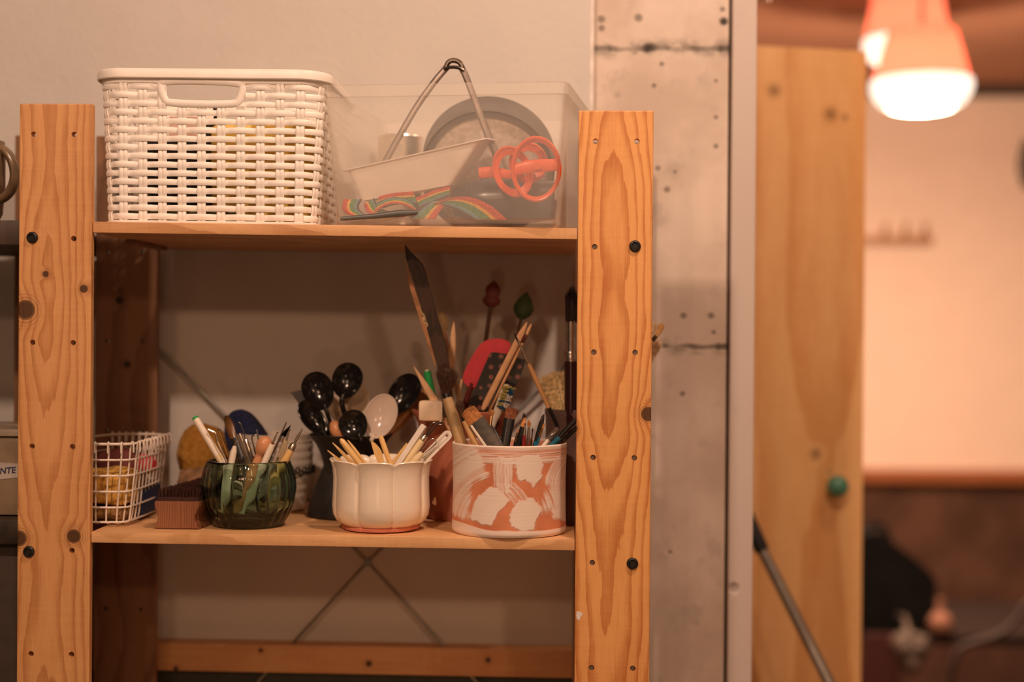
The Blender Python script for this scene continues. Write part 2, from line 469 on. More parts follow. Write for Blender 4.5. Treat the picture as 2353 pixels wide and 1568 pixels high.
# clutter below the far rail
YK = 2.7
def blob(bm, c, rx, ry, rz, seed, amp=.12, n=32, m=20):
    rnd = random.Random(seed); ph = [rnd.uniform(0, 6) for _ in range(6)]
    k0 = len(bm.verts); sphere(bm, (0, 0, 0), 1, 1, 1, n, m); bm.verts.ensure_lookup_table()
    for v in bm.verts[k0:]:
        d = v.co.normalized()
        f = 1 + amp * (math.sin(4 * d.x + ph[0]) * math.sin(3 * d.z + ph[1]) + .6 * math.sin(7 * d.y + ph[2]) * math.cos(6 * d.z + ph[3]) + .3 * math.sin(13 * d.x + ph[4]) * math.sin(12 * d.z + ph[5]))
        v.co = Vector((d.x * rx * f, d.y * ry * f, d.z * rz * f)) + Vector(c)
bm = new()
o = smooth_poly(PP([(1950, 1250), (1985, 1228), (2025, 1222), (2050, 1245), (2095, 1278), (2130, 1308), (2155, 1335), (2150, 1385), (2138, 1440), (2090, 1450), (2000, 1455), (1940, 1452)], YK), 2)
prism(bm, o, .22); bmesh.ops.bevel(bm, geom=[e for e in bm.edges if len(e.link_faces) == 2 and e.calc_face_angle(0) > 1], offset=.03, segments=3, affect='EDGES')
bag = obj('backpack', bm, plain('bag_black', (.004, .004, .0038), 1, .3, 12, Specular_IOR_Level=.1), label='black backpack slumped on a seat behind the pine cabinet', cat='bag')
bm = new(); tube(bm, smooth_poly(PP([(1990, 1232), (2000, 1205), (2030, 1205), (2045, 1240)], YK + .08), 2, False), .008, 8)
obj('strap', bm, plain('bag_black', (.012, .012, .011)), bag)
bm = new(); a = P(1985, 1465, YK); b = P(2062, 1600, YK)
prism(bm, PP([(1985, 1459), (2062, 1459), (2070, 1560), (2065, 1900), (1975, 1900), (1975, 1560)], YK - .035), .012)
obj('red_cloth', bm, plain('cloth_red', (.035, .003, .002), .9), label='dark red cloth hanging under the black backpack', cat='cloth')
bm = new(); c = P(2090, 1500, YK - .16); blob(bm, c, .045, .04, .055, 3, .25); tube(bm, [c + Vector((0, 0, .04)), c + Vector((0, .06, .085)), c + Vector((.0, .14, .075))], [.012, .006, .004], 8)
obj('crumpled_bag', bm, plain('bag_grey', (.04, .026, .016), .7, .4, 30), label='grey brown crumpled plastic bag hung on the table edge below the black backpack', cat='plastic bag')
bm = new(); c = P(2160, 1425, YK)
lathe(bm, [(.001, -.03), (.03, -.03), (.036, -.01), (.028, .012), (.012, .025), (.009, .06), (.001, .06)], c.x, c.y, c.z, 24)
obj('vase', bm, plain('vase_peach', (.16, .07, .04), .8), label='small peach bottle with narrow neck right of the black backpack', cat='bottle')
# table the clutter stands on, and a bentwood chair
zt_ = P(2160, 1456, YK).z
bm = new(); box(bm, P(1900, 0, YK).x, P(2500, 0, YK).x, YK - .02, YK + .5, zt_ - .03, zt_, .004)
tb = obj('back_table', bm, plain('table_dark', (.014, .009, .007), .9, Specular_IOR_Level=.1), label='dark table carrying the black backpack and peach bottle', cat='table')
for px in (1930, 2470):
    bm = new(); x = P(px, 0, YK).x; box(bm, x - .02, x + .02, YK + .2, YK + .24, 0, zt_ - .03)
    obj('leg', bm, plain('table_dark', (.05, .03, .022)), tb)
ch = P(2270, 1700, YK - .35); chy = YK - .35
t = thing('bentwood_chair', 'dark bentwood chair with curved back at the lower right corner', 'chair', (ch.x, ch.y, 0))
bm = new(); tube(bm, smooth_poly(PP([(2180, 1640), (2190, 1500), (2230, 1478), (2300, 1462), (2345, 1415), (2362, 1380), (2400, 1380), (2440, 1640)], chy), 3, False), .009, 10)
m_ch = plain('chair_brown', (.02, .011, .007), .8)
obj('backrest', bm, m_ch, t)
zs = P(2270, 1760, chy).z
bm = new(); lathe(bm, [(.001, 0), (.2, 0), (.21, .012), (.2, .025), (.001, .025)], ch.x + .12, chy - .2, zs, 40); obj('seat', bm, m_ch, t)
for i in range(4):
    s = (-1) ** i; q = -1 if i < 2 else 1
    bm = new(); x = ch.x + .12 + s * .15; y = chy - .2 + q * .15
    tube(bm, [(x, y, zs), (x + s * .03, y + q * .03, .0)], [.016, .012], 10); obj('leg', bm, m_ch, t)
# ------------------------------------------------------------------ the shelving unit
LX0, LX1 = P(42, 765).x, P(209, 765).x
RX0, RX1 = P(1326, 765).x, P(1498, 765).x
ZL, ZR = P(127, 238).z, P(1414, 254).z
YR = .227                                            # front face of the rear posts
TH = .0095
def kp(lst, Y=0): return tuple((P(a, 0, Y).x, P(a, b, Y).z, r) for a, b, r in lst)
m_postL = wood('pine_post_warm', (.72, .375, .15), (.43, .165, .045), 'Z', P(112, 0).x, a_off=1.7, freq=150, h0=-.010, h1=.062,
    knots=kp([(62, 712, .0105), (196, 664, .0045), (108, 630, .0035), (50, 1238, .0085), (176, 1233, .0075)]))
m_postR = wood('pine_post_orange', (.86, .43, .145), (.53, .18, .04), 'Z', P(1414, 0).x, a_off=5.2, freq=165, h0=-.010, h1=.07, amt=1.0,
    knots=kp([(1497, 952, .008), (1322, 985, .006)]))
m_rear_shaded = wood('pine_rear_shaded', (.30, .15, .075), (.17, .075, .035), 'Z', -.45, a_off=8.1, freq=90, knots=kp([(279, 690, .005), (297, 838, .004)], YR))  # same pine, darkened: shade on the rear posts is put into the colour
m_shelf = wood('pine_shelf', (.80, .47, .225), (.50, .23, .08), 'X', 1.38, a_off=2.1, freq=120, h0=.04, h1=.05, amt=.6, face='Z')
m_shelfT = wood('pine_shelf_top', (.76, .43, .20), (.45, .20, .07), 'X', .1, a_off=4.1, freq=120, h0=.04, h1=.05, amt=.7, face='Z')
rack = thing('shelving_unit', 'pine shelving unit with drilled posts holding baskets and pots of tools', 'shelving unit', (0, 0, 0))
WL[rack] = Vector((0, 0, 0))

def post(x0, x1, y0, ztop, holes, mat, label=None):
    bm = new(); box(bm, x0, x1, y0, y0 + TH, 0, ztop, .0014)
    me = bpy.data.meshes.new('post'); bmesh.ops.recalc_face_normals(bm, faces=bm.faces); bm.to_mesh(me); bm.free()
    o = bpy.data.objects.new('post_tmp', me); C.objects.link(o)
    cb = new()
    for (hx, hz) in holes:
        tube(cb, [(hx, y0 - .01, hz), (hx, y0 + TH + .01, hz)], .0027, 20, nrm=(0, 0, 1))
    cm = bpy.data.meshes.new('cut'); bmesh.ops.recalc_face_normals(cb, faces=cb.faces); cb.to_mesh(cm); cb.free()
    c = bpy.data.objects.new('cut_tmp', cm); C.objects.link(c)
    md = o.modifiers.new('b', 'BOOLEAN'); md.operation = 'DIFFERENCE'; md.object = c; md.solver = 'EXACT'
    dg = bpy.context.evaluated_depsgraph_get(); dg.update()
    m2 = bpy.data.meshes.new_from_object(o.evaluated_get(dg))
    bpy.data.objects.remove(o); bpy.data.objects.remove(c)
    m2.materials.clear(); m2.materials.append(mat)
    r = bpy.data.objects.new('post', m2); C.objects.link(r); r.parent = rack; WL[r] = Vector((0, 0, 0))
    if label: r['label'] = label
    return r
hs = .0996
hl0 = P(124, 309).z; hr0 = P(1414, 325).z
hLx = (P(75, 765).x, P(168, 765).x); hRx = (P(1365, 765).x, P(1460, 765).x)
nL = int(hl0 / hs); 
hsL = (hl0 - P(120, 1504).z) / 5; hsR = (hr0 - P(1409, 1536).z) / 5
holesL = [(x, hl0 - hsL * i) for i in range(nL - 1) for x in hLx]
holesR = [(x, hr0 - hsR * i) for i in range(nL - 1) for x in hRx]
_bolts = [P(75, 546), P(67, 1268), P(1459, 566), P(1453, 1295)]
near = lambda h: any(math.hypot(h[0] - b.x, h[1] - b.z) < .008 for b in _bolts)
frontL, frontR = [h for h in holesL if not near(h)], [h for h in holesR if not near(h)]
pL = post(LX0, LX1, 0, ZL, frontL, m_postL); pR = post(RX0, RX1, 0, ZR, frontR, m_postR)
pLr = post(LX0, LX1, YR, ZL, holesL, m_rear_shaded); pRr = post(RX0, RX1, YR, ZR, holesR, m_rear_shaded)
m_bolt = plain('bolt_black', (.022, .021, .019), .35, .1, Metallic=.3)
for (pp, px, py) in ((pL, 75, 546), (pL, 67, 1268), (pR, 1459, 566), (pR, 1453, 1295)):
    c = P(px, py); bm = new()
    lathe(bm, [(.0054, -.001), (.0056, .0012), (.0052, .0024), (.0044, .0030), (.0036, .0030), (.0033, .0026), (.0031, .0012), (.0001, .0010)], c.x, 0, c.z, 30, M=Matrix.Rotation(R(90), 3, 'X'))
    tube(bm, [(c.x, -.0012, c.z), (c.x, -.0018, c.z)], .0026, 6, nrm=(0, 0, 1))
    obj('bolt', bm, m_bolt, pp, label='black hex bolt head')
# dowels sitting just inside some of the right post's holes
for (px, py) in ((1364, 567), (1363, 809), (1457, 809), (1359, 1053), (1454, 1053), (1358, 1294), (1357, 1536), (1451, 1536)):
    c = P(px, py); bm = new(); tube(bm, [(c.x, .0012, c.z), (c.x, .0092, c.z)], .00268, 16, nrm=(0, 0, 1))
    obj('dowel', bm, plain('dowel_grey', (.16, .10, .07), .7), pR, label='dull grey dowel plugging a hole')

def shelf_z(which):
    (a, b) = {'top': ((216, 509), (1325, 524)), 'low': ((212, 1223), (1322, 1241))}[which]
    A, B = P(*a), P(*b); s = (B.z - A.z) / (B.x - A.x)
    return lambda x: A.z + (x - A.x) * s
ZT, ZB = shelf_z('top'), shelf_z('low')
SLOPE = math.atan((ZT(1) - ZT(0)))
ST = .0108
def shelf(zf, mat, x0, x1, name='shelf', parent=rack, y1=.2825):
    bm = new()
    ys = [(.002, .075), (.078, .156), (.159, y1)]
    for a, b in ys: box(bm, x0, x1, a, b, -ST, 0, .0012, zf=zf)
    s = obj(name, bm, mat, parent)
    for (ca, cb) in ((x0 + .001, x0 + .022),):
        ca, cb = (ca, ca + .010) if ca < x0 + .01 else (cb - .010, cb)
        bm = new(); box(bm, ca, cb, .10, .226, -ST - .0045, -ST - .0002, .001, zf=zf); obj('cleat', bm, m_rear_shaded, s)
    return s
shelf(ZT, m_shelfT, LX1 + .0005, RX0 - .0005)
shelf(ZB, m_shelf, LX1 + .0005, RX0 - .0005)
zf3 = lambda x: ZB(x) - 3 * hs
shelf(zf3, m_shelf, LX1 + .0005, RX0 - .0005)
shelf(lambda x: ZB(x) - 9 * hs, m_shelf, LX1 + .0005, RX0 - .0005)
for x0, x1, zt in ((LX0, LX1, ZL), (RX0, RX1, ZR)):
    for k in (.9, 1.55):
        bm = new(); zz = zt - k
        box(bm, x0 + .02, x0 + .045, TH, YR, zz - .02, zz + .02, .001); obj('rung', bm, m_rear_shaded, rack)
# crossed brace rods
m_rod = plain('zinc_rod', (.27, .27, .24), .4, .15, 60, Metallic=.5)
XC = P(845, 1292, .268)
for (a, b) in (((362, 797), (1110, 1585)), ((1325, 812), (560, 1602))):
    A, B = P(*a, .268), P(*b, .268); A = XC + (A - XC) * 1.0
    bm = new(); tube(bm, [A, XC + Vector((0, .0 , 0)), XC + (B - XC) * 1.35], .0019, 8)
    obj('brace_rod', bm, m_rod, rack)
bm = new(); tube(bm, [XC + Vector((0, -.004, 0)), XC + Vector((0, .004, 0))], .0045, 14, nrm=(0, 0, 1)); tube(bm, [XC + Vector((0, -.006, 0)), XC + Vector((0, .0, 0))], .0022, 8, nrm=(0, 0, 1))
obj('brace_joint', bm, m_rod, rack)
# V pencil marks on the underside of the upper shelf are left to the wood; white paint fleck on the right post
c = P(1331, 1416); bm = new()
prism(bm, [P(*q, -.0003) for q in ((1325, 1405), (1334, 1407), (1340, 1412), (1334, 1419), (1331, 1427), (1325, 1423), (1324, 1414))], .0006)
obj('paint_fleck', bm, plain('paint_white', (.85, .80, .74), .6), pR, smooth=False, label='white paint fleck')

# ------------------------------------------------------------------ the neighbouring unit on the left
nb = thing('shelving_unit', 'shade-darkened neighbouring shelving unit at the left edge carrying a mug and a labelled tub', 'shelving unit', (-.75, 0, 0))
WL[nb] = Vector((-.75, 0, 0))
x1 = P(34, 400, YR).x
bm = new(); box(bm, x1, x1 + .07, YR, YR + TH, 0, P(38, 311, YR).z, .001); obj('post', bm, m_rear_shaded, nb)
ZN1 = P(20, 513, .05).z; ZN2 = P(20, 1183, .05).z
for z in (ZN1, ZN2):
    bm = new(); box(bm, -1.1, LX0 - .001, .012, .236, z - .024, z, .001); obj('shelf', bm, plain('shelf_shaded', (.035, .021, .013), .5, .6, 30), nb)  # shade over the neighbour's shelves is put into their brown
bm = new(); box(bm, -1.1, LX0 - .001, .03, .05, .4, ZN2 - .0245, .001); obj('side_panel', bm, plain('panel_dark', (.05, .032, .022), .6), nb)
# mug with a curved handle
m_mug = plain('mug_glaze', (.17, .115, .065), .25, .3, 30)
YM = .06
mp = P(-60, 500, YM); mg = thing('mug', 'brown glazed mug cut off by the left edge, its curved handle showing', 'mug', (mp.x, YM, ZN1))
rm = abs(mp.x - P(18, 400, YM).x)
bm = new(); zt_m = P(0, 325, YM).z
rm = mp.x * -1 + P(8, 400, YM).x
lathe(bm, [(.001, 0), (rm * .75, 0), (rm * .92, .01), (rm * 1.0, .04), (rm * 1.0, zt_m - ZN1 - .01), (rm * .97, zt_m - ZN1), (rm * .9, zt_m - ZN1 - .004), (rm * .9, .01), (.001, .008)], mp.x, YM, ZN1 + .0003, 40)
obj('body', bm, m_mug, mg)
bm = new(); tube(bm, smooth_poly(PP([(0, 345), (12, 350), (28, 372), (36, 402), (30, 430), (16, 450), (0, 460), (-6, 462)], YM), 2, False), [.0045] * 200, 12, flat=1.5, nrm=(0, -1, 0)) if False else None
pts = smooth_poly(PP([(-4, 340), (14, 346), (30, 372), (36, 404), (29, 432), (14, 452), (-6, 462)], YM), 2, False)
tube(bm, pts, .0045, 12, flat=1.8)
obj('handle', bm, m_mug, mg)
# labelled tub
YT = .035
tp = P(-70, 1183, YT)
t = thing('storage_tub', 'translucent food tub with a handwritten paper label at the left edge', 'tub', (tp.x, YT + .05, ZN2))
m_tub2 = plain('tub_dull', (.27, .20, .13), .3, .2, 20, Alpha=1.0)
xt1 = LX0 - .004; xt0 = xt1 - .14
bm = new(); box(bm, xt0, xt1, YT, YT + .11, ZN2 + .0004, P(0, 1003, YT).z, .006); obj('body', bm, m_tub2, t)
bm = new(); box(bm, xt0 - .002, xt1 + .002, YT - .003, YT + .113, P(0, 1003, YT).z, P(0, 986, YT).z, .002); obj('lid', bm, plain('lid_clear', (.40, .33, .25), .25), t)
a = P(-30, 1064, YT - .0008); b = P(41, 1105, YT - .0008)
bm = new(); prism(bm, PP([(-40, 1060), (41, 1066), (41, 1098), (-40, 1106)], YT - .0008), .0007); lb = obj('paper_label', bm, plain('paper', (.52, .47, .42), .8), t, smooth=False)
def text(s, loc, size, mat, parent, rot=(math.pi / 2, 0, 0), shear=0):
    cu = bpy.data.curves.new('lettering', 'FONT'); cu.body = s; cu.size = size; cu.extrude = .0001; cu.shear = shear; cu.offset = size * .02
    cu.materials.append(mat); o = bpy.data.objects.new('tmp_text', cu); C.objects.link(o)
    dg = bpy.context.evaluated_depsgraph_get(); dg.update(); me = bpy.data.meshes.new_from_object(o.evaluated_get(dg))
    bpy.data.objects.remove(o); o = bpy.data.objects.new('lettering', me); C.objects.link(o)
    o.parent = parent; o.location = Vector(loc) - WL[parent]; o.rotation_euler = rot; WL[o] = Vector(loc); return o
text('INTE', P(-6, 1090, YT - .0012), .0085, plain('ink_blue', (.03, .04, .12), .5), lb, (math.pi / 2, R(-5), 0), .2)
# ------------------------------------------------------------------ top shelf: woven plastic basket
m_wplast = plain('basket_white', (.94, .89, .82), .42, .03, 40)
def rrect(w, d, r, n):
    """point and outward normal at arc length fractions of a rounded rectangle, from the front left corner, x in 0..w, y in 0..d"""
    segs = [('l', (r, 0), (w - r, 0)), ('a', (w - r, r), -90), ('l', (w, r), (w, d - r)), ('a', (w - r, d - r), 0),
            ('l', (w - r, d), (r, d)), ('a', (r, d - r), 90), ('l', (0, d - r), (0, r)), ('a', (r, r), 180)]
    L = [((Vector(s[2]) - Vector(s[1])).length if s[0] == 'l' else math.pi / 2 * r) for s in segs]
    T = sum(L); out = []
    for i in range(n):
        t = T * i / n; k = 0
        while t > L[k] and k < 7: t -= L[k]; k += 1
        s = segs[k]
        if s[0] == 'l':
            a, b = Vector(s[1]), Vector(s[2]); dd = (b - a).normalized(); p = a + dd * t; nn = Vector((dd.y, -dd.x))
        else:
            an = R(s[2]) + t / r; nn = Vector((math.cos(an), math.sin(an))); p = Vector(s[1]) + nn * r
        out.append((p, nn))
    return out, T
BX0, BX1 = P(226, 500, .004).x, P(726, 500, .004).x
bw0 = BX1 - BX0; bdep = .19; zb0 = ZT(BX0 + .1) + .0006
BH = P(430, 160, .004).z - zb0
bk = thing('storage_basket', 'white plastic basket woven in imitation wicker on the top shelf', 'basket', (BX0, .006, zb0))
NR = 40; NS = 8
def bpt(frac_pts, i, zf, off):
    p, nn = frac_pts[i % len(frac_pts)]
    g = lerp(.0035, -.0045, zf)                       # flares towards the rim
    q = p + nn * (off - g)
    return Vector((BX0 + q.x, .0095 + q.y, zb0 + zf * BH))
fp, T = rrect(bw0, bdep, .022, NR * NS)
rows = 16; z_lo, z_hi = .018, .925; pitch = (z_hi - z_lo) / rows
hx0, hx1 = P(360, 200, .004).x, P(560, 200, .004).x       # hand hole
hz0 = P(450, 243, .004).z
def in_hole(i, zz, m=.0):
    p, nn = fp[i % len(fp)]
    return abs(nn.y) > .9 and hx0 - m < BX0 + p.x < hx1 + m and zz > hz0 - m
bm = new()
for rI in range(rows):
    zc = z_lo + pitch * (rI + .5); zz = zb0 + zc * BH
    runs = []; cur = []
    for i in range(NR * NS + 1):
        if in_hole(i, zz + .002): 
            if cur: runs.append(cur); cur = []
        else: cur.append(i)
    if cur: runs.append(cur)
    for run in runs:
        pts = []
        for i in run:
            ph = math.cos(math.pi * i / NS + (math.pi if rI % 2 else 0))
            ph = math.copysign(abs(ph) ** .6, ph)
            p = bpt(fp, i, zc, .0012 * ph)
            pts.append(p)
        if len(pts) > 2:
            # elliptical strap: tall, thin
            rings = []
            for j, p in enumerate(pts):
                nn = fp[run[j] % len(fp)][1]
                rings.append([bm.verts.new(p + Vector((nn.x, nn.y, 0)) * (math.cos(a) * .0011) + Vector((0, 0, 1)) * (math.sin(a) * .00305)) for a in [2 * math.pi * k / 10 for k in range(10)]])
            full = len(run) == NR * NS + 1
            if full: rings[-1] = rings[0]
            ring_faces(bm, rings, True, (not full, not full))
for k in range(NR):
    i = k * NS; p, nn = fp[i]; s = Vector((-nn.y, nn.x, 0))
    top = .95
    if abs(nn.y) > .9 and hx0 + .004 < BX0 + p.x < hx1 - .004: top = (hz0 - zb0) / BH + .01
    for q in (-1, 1):
        pts = [bpt(fp, i, z_lo - .01 + (top - z_lo + .01) * j / 40, 0) + s * (.0021 * q) for j in range(41)]
        # the rib bulges out where the straps pass behind it
        for j, pt in enumerate(pts):
            zz = (z_lo - .01 + (top - z_lo + .01) * j / 40 - z_lo) / pitch - .5
            o = .0010 * math.cos(math.pi * zz) * (1 if k % 2 else -1)
            pts[j] = pt + Vector((nn.x, nn.y, 0)) * o
        tube(bm, pts, .0022, 8, flat=.55, nrm=(nn.x, nn.y, 0))
obj('woven_wall', bm, m_wplast, bk)
# rim, base, hand hole frame
def ringloop(zf, prof):
    bm = new(); rings = []
    for i in range(0, NR * NS, 2):
        p, nn = fp[i]; base = bpt(fp, i, zf, 0)
        rings.append([bm.verts.new(base + Vector((nn.x, nn.y, 0)) * a + Vector((0, 0, b))) for a, b in prof])
    rings.append(rings[0]); ring_faces(bm, rings, True, (False, False)); return bm
obj('rim', ringloop(1.0, [(-.0022, 0), (-.0015, .0014), (.003, .0016), (.0052, .0002), (.0062, -.0028), (.0058, -.0075), (.0048, -.0085), (.0042, -.0075), (.0040, -.0035), (.002, -.0015), (.0012, -.012), (-.0016, -.012)]), m_wplast, bk)
bm = ringloop(.012, [(-.0016, -.0017), (.0024, -.0017), (.0026, .0006), (.0012, .0013), (-.0016, .0013)])
fl = [bpt(fp, i, .01, -.001) for i in range(0, NR * NS, 4)]
vs = [bm.verts.new(Vector((p.x, p.y, zb0 + .0012))) for p in fl]; bm.faces.new(vs)
vs = [bm.verts.new(Vector((p.x, p.y, zb0 + .0002))) for p in fl]; bm.faces.new(vs)
obj('base', bm, m_wplast, bk)
fy = .0095 - .0045
def hf(px, py, o=0): 
    v = P(px, py, .004); zf = (v.z - zb0) / BH; return Vector((v.x, .0095 - lerp(.0035, -.0045, zf) * -1 - o - .001 if False else .0095 + lerp(.0035, -.0045, zf) - o, v.z))
bm = new()
outer = [(357, 178), (563, 182), (561, 200), (552, 228), (540, 243), (385, 243), (370, 230), (360, 200)]
inner = [(372, 187), (548, 189), (549, 205), (543, 226), (536, 231), (386, 229), (378, 224), (371, 200)]
mid = [tuple((a[k] + b[k]) / 2 for k in (0, 1)) for a, b in zip(outer, inner)]
tube(bm, smooth_poly([hf(*q, .0008) for q in mid], 2), .0037, 14, flat=.5, closed=True)
obj('handle_frame', bm, m_wplast, bk, label='smooth white frame of the hand hole')
bm = new(); tube(bm, smooth_poly([(lambda v: Vector((v.x, 2 * .0095 + bdep - v.y, v.z)))(hf(*q, .0008)) for q in mid], 2), .0037, 14, flat=.5, closed=True)
obj('handle_frame', bm, m_wplast, bk, label='smooth white frame of the hand hole')
bk.rotation_euler = (0, -SLOPE, 0)

# contents of the basket
yz = zb0 + .0022
def bbx(name, x0, x1, y0, y1, z0, z1, mat, label, cat, bev=.004, **k):
    bm = new(); box(bm, x0, x1, y0, y1, z0, z1, bev)
    return obj(name, bm, mat, label=label, cat=cat, **k)
a = P(485, 400, .09); b = P(712, 280, .09)
bbx('yellow_box', a.x, P(735, 300, .09).x, .05, .118, yz, P(600, 282, .06).z, plain('box_yellow', (.80, .52, .10), .5), 'yellow plastic box inside the white woven basket', 'box', .01)
a = P(335, 400, .07); b = P(468, 340, .07)
bbx('black_box', a.x, b.x, .05, .105, yz, P(400, 322, .05).z, plain('box_black', (.012, .011, .010), .6), 'black box inside the white woven basket, left of the yellow one', 'box')
bbx('pink_folder', P(385, 0, .10).x, P(452, 0, .10).x, .108, .114, yz, P(400, 268, .11).z, plain('card_pink', (.62, .40, .32), .7), 'pinkish card standing behind the black box in the basket', 'card', .001)
c = P(478, 262, .05); bm = new(); 
tube(bm, [c + Vector((math.cos(t) * .0085, 0, math.sin(t) * .0115)) for t in [2 * math.pi * k / 20 for k in range(20)]], .0024, 8, closed=True)
tube(bm, [c + Vector((0, 0, -.011)), c + Vector((.0, .0, -.04)), Vector((c.x + .002, .05, yz + .002))], .0035, 8)
obj('bottle_opener', bm, plain('bolt_black', (.012, .012, .011)), label='black ring handled tool standing in the white woven basket', cat='tool')
bbx('olive_pouch', P(300, 0, .03).x, P(560, 0, .03).x, .022, .042, yz, P(400, 478, .03).z, plain('olive', (.16, .15, .06), .7), 'low olive pouch at the bottom of the white woven basket', 'pouch', .006)

# ------------------------------------------------------------------ translucent tub, turned a little
TR = P(1297, 500, -.018); TLp = P(735, 500, .014)
tdir = (Vector((TR.x, TR.y, 0)) - Vector((TLp.x, TLp.y, 0))); tw = tdir.length; tang = math.atan2(tdir.y, tdir.x)
zt0 = ZT((TR.x + TLp.x) / 2) + .0006
tub = thing('clear_storage_box', 'cloudy translucent plastic box without lid overhanging the top shelf', 'storage box', (TLp.x, TLp.y, zt0))
TH_ = P(1297, 181, -.024).z - zt0; td = .245
Mt = Matrix.Translation(Vector((TLp.x, TLp.y, zt0))) @ Matrix.Rotation(tang, 4, 'Z') @ Matrix.Rotation(-SLOPE * .6, 4, 'Y')
def TT(x, y, z): return Mt @ Vector((x, y, z))
M = Mat('cloudy_plastic', (.9, .8, .7), .3)
nt = M.nt; tr = nt.nodes.new('ShaderNodeBsdfTransparent'); df = nt.nodes.new('ShaderNodeBsdfTranslucent'); dd = nt.nodes.new('ShaderNodeBsdfDiffuse'); gl = nt.nodes.new('ShaderNodeBsdfGlossy')
tr.inputs[0].default_value = (1, .995, .985, 1); df.inputs[0].default_value = (.98, .93, .86, 1); dd.inputs[0].default_value = (.98, .92, .84, 1); gl.inputs['Roughness'].default_value = .22
X, Y, Z = M.xyz(); nz = M.noise(scale=14, detail=5); sc_ = M.noise(M.vec(X * 9, Y * 9, Z * 3), 26, 5, .7)
haze = (nz - .5) * .10 + sc_.ss(.60, .72) * .06 + .155
m1 = nt.nodes.new('ShaderNodeMixShader'); m2 = nt.nodes.new('ShaderNodeMixShader'); m3 = nt.nodes.new('ShaderNodeMixShader'); m1.inputs[0].default_value = .85
nt.links.new(df.outputs[0], m1.inputs[1]); nt.links.new(dd.outputs[0], m1.inputs[2])
lf = nt.nodes.new('ShaderNodeLayerWeight'); lf.inputs[0].default_value = .35
haze = haze + E(nt, lf.outputs['Facing']).ss(.35, 1.0) * .5
nt.links.new(haze.k, m2.inputs[0]); nt.links.new(tr.outputs[0], m2.inputs[1]); nt.links.new(m1.outputs[0], m2.inputs[2])
lw = nt.nodes.new('ShaderNodeLayerWeight'); lw.inputs[0].default_value = .22
fr = E(nt, lw.outputs['Fresnel']) * .22
nt.links.new(fr.k, m3.inputs[0]); nt.links.new(m2.outputs[0], m3.inputs[1]); nt.links.new(gl.outputs[0], m3.inputs[2])
nt.links.new(m3.outputs[0], nt.nodes['Material Output'].inputs[0]); m_tub = M.m
bm = new(); tp = .011; rc = .010; tk = .0014
def tring(z, inset, r=rc, n=10):
    x0, x1, y0, y1 = inset, tw - inset, inset, td - inset; out = []
    for (cx, cy, a0) in ((x1 - r, y0 + r, -90), (x1 - r, y1 - r, 0), (x0 + r, y1 - r, 90), (x0 + r, y0 + r, 180)):
        for k in range(n): a = R(a0 + 90 * k / (n - 1)); out.append(bm.verts.new(TT(cx + r * math.cos(a), cy + r * math.sin(a), z)))
    return out
H = TH_
prof = [(0, tp + .006), (.0, tp + .003), (.003, tp), (H - .012, .002), (H - .0115, -.0015), (H - .001, -.0022), (H, -.0015), (H - .0005, .0012), (H - .010, .0025), (.0085, tp + tk), (.0068, tp + .004)]
rings = [tring(z, i) for z, i in prof]
ring_faces(bm, rings, True, (True, True))
obj('body', bm, m_tub, tub)
# contents: everything positioned inside, y measured from the front wall
floor_t = zt0 + .0075
# steel tongs
m_steel = plain('steel', (.26, .22, .19), .42, .08, 80, Metallic=.75)
tg = thing('tongs', 'long steel tongs standing open in the translucent box, rising above its rim', 'tongs', P(1000, 500, .10))
ap = (1043, 137)
YG = .075
for q in ([(1029, 152, YG), (1000, 185, YG), (960, 240, YG), (925, 300, YG), (885, 372, YG), (850, 440, YG)], [(1058, 150, YG), (1072, 178, YG), (1098, 250, YG), (1120, 310, YG), (1138, 352, YG), (1165, 420, YG)]):
    bm = new(); pts = PP(q, .075)
    tube(bm, smooth_poly(pts, 1, False), .0034, 10, flat=.35, nrm=(0, -1, .1)); obj('arm', bm, m_steel, tg)
bm = new(); tube(bm, smooth_poly(PP([(1024, 162), (1027, 146), (1036, 139), (1048, 139), (1059, 146), (1064, 160)], YG), 2, False), .0026, 10, flat=1.2); obj('spring_bend', bm, plain('steel_dark', (.12, .10, .08), .3, Metallic=1.0), tg)
bm = new(); tube(bm, smooth_poly(PP([(1020, 160), (1030, 155), (1045, 154), (1058, 157), (1066, 162)], YG - .002), 2, False), .0018, 8); obj('lock_ring', bm, plain('steel_dark', (.12, .10, .08)), tg)
# sieve: dark ring leaning on the back
m_sv = plain('sieve_grey', (.05, .045, .042), .45, .3, 30)
c = P(1122, 385, .135); RS = px2m(152, .135)
Ms = Matrix.Translation(c) @ Matrix.Rotation(R(-62), 4, 'X')
sv = thing('drum_sieve', 'round dark grey sieve frame leaning inside the translucent box', 'sieve', (c.x, c.y, floor_t))
bm = new(); k0 = .021
lathe(bm, [(RS, -k0), (RS * 1.02, k0), (RS * .985, k0 + .001), (RS * .965, -k0 + .001), (RS * .9, -k0)], 0, 0, 0, 64)
bmesh.ops.transform(bm, matrix=Ms, verts=bm.verts); zmin = min(v.co.z for v in bm.verts)
dz = (floor_t + .001) - zmin; dz = max(dz, 0)
obj('frame', bm, m_sv, sv)
bm = new(); lathe(bm, [(.001, -k0 + .002), (RS * .9, -k0 + .002), (RS * .93, -k0 + .0035), (.001, -k0 + .0035)], 0, 0, 0, 48); bmesh.ops.transform(bm, matrix=Ms, verts=bm.verts)
obj('mesh_disc', bm, plain('sieve_mesh', (.55, .47, .40), .6, .15, 200), sv, label='pale metal mesh disc of the sieve')
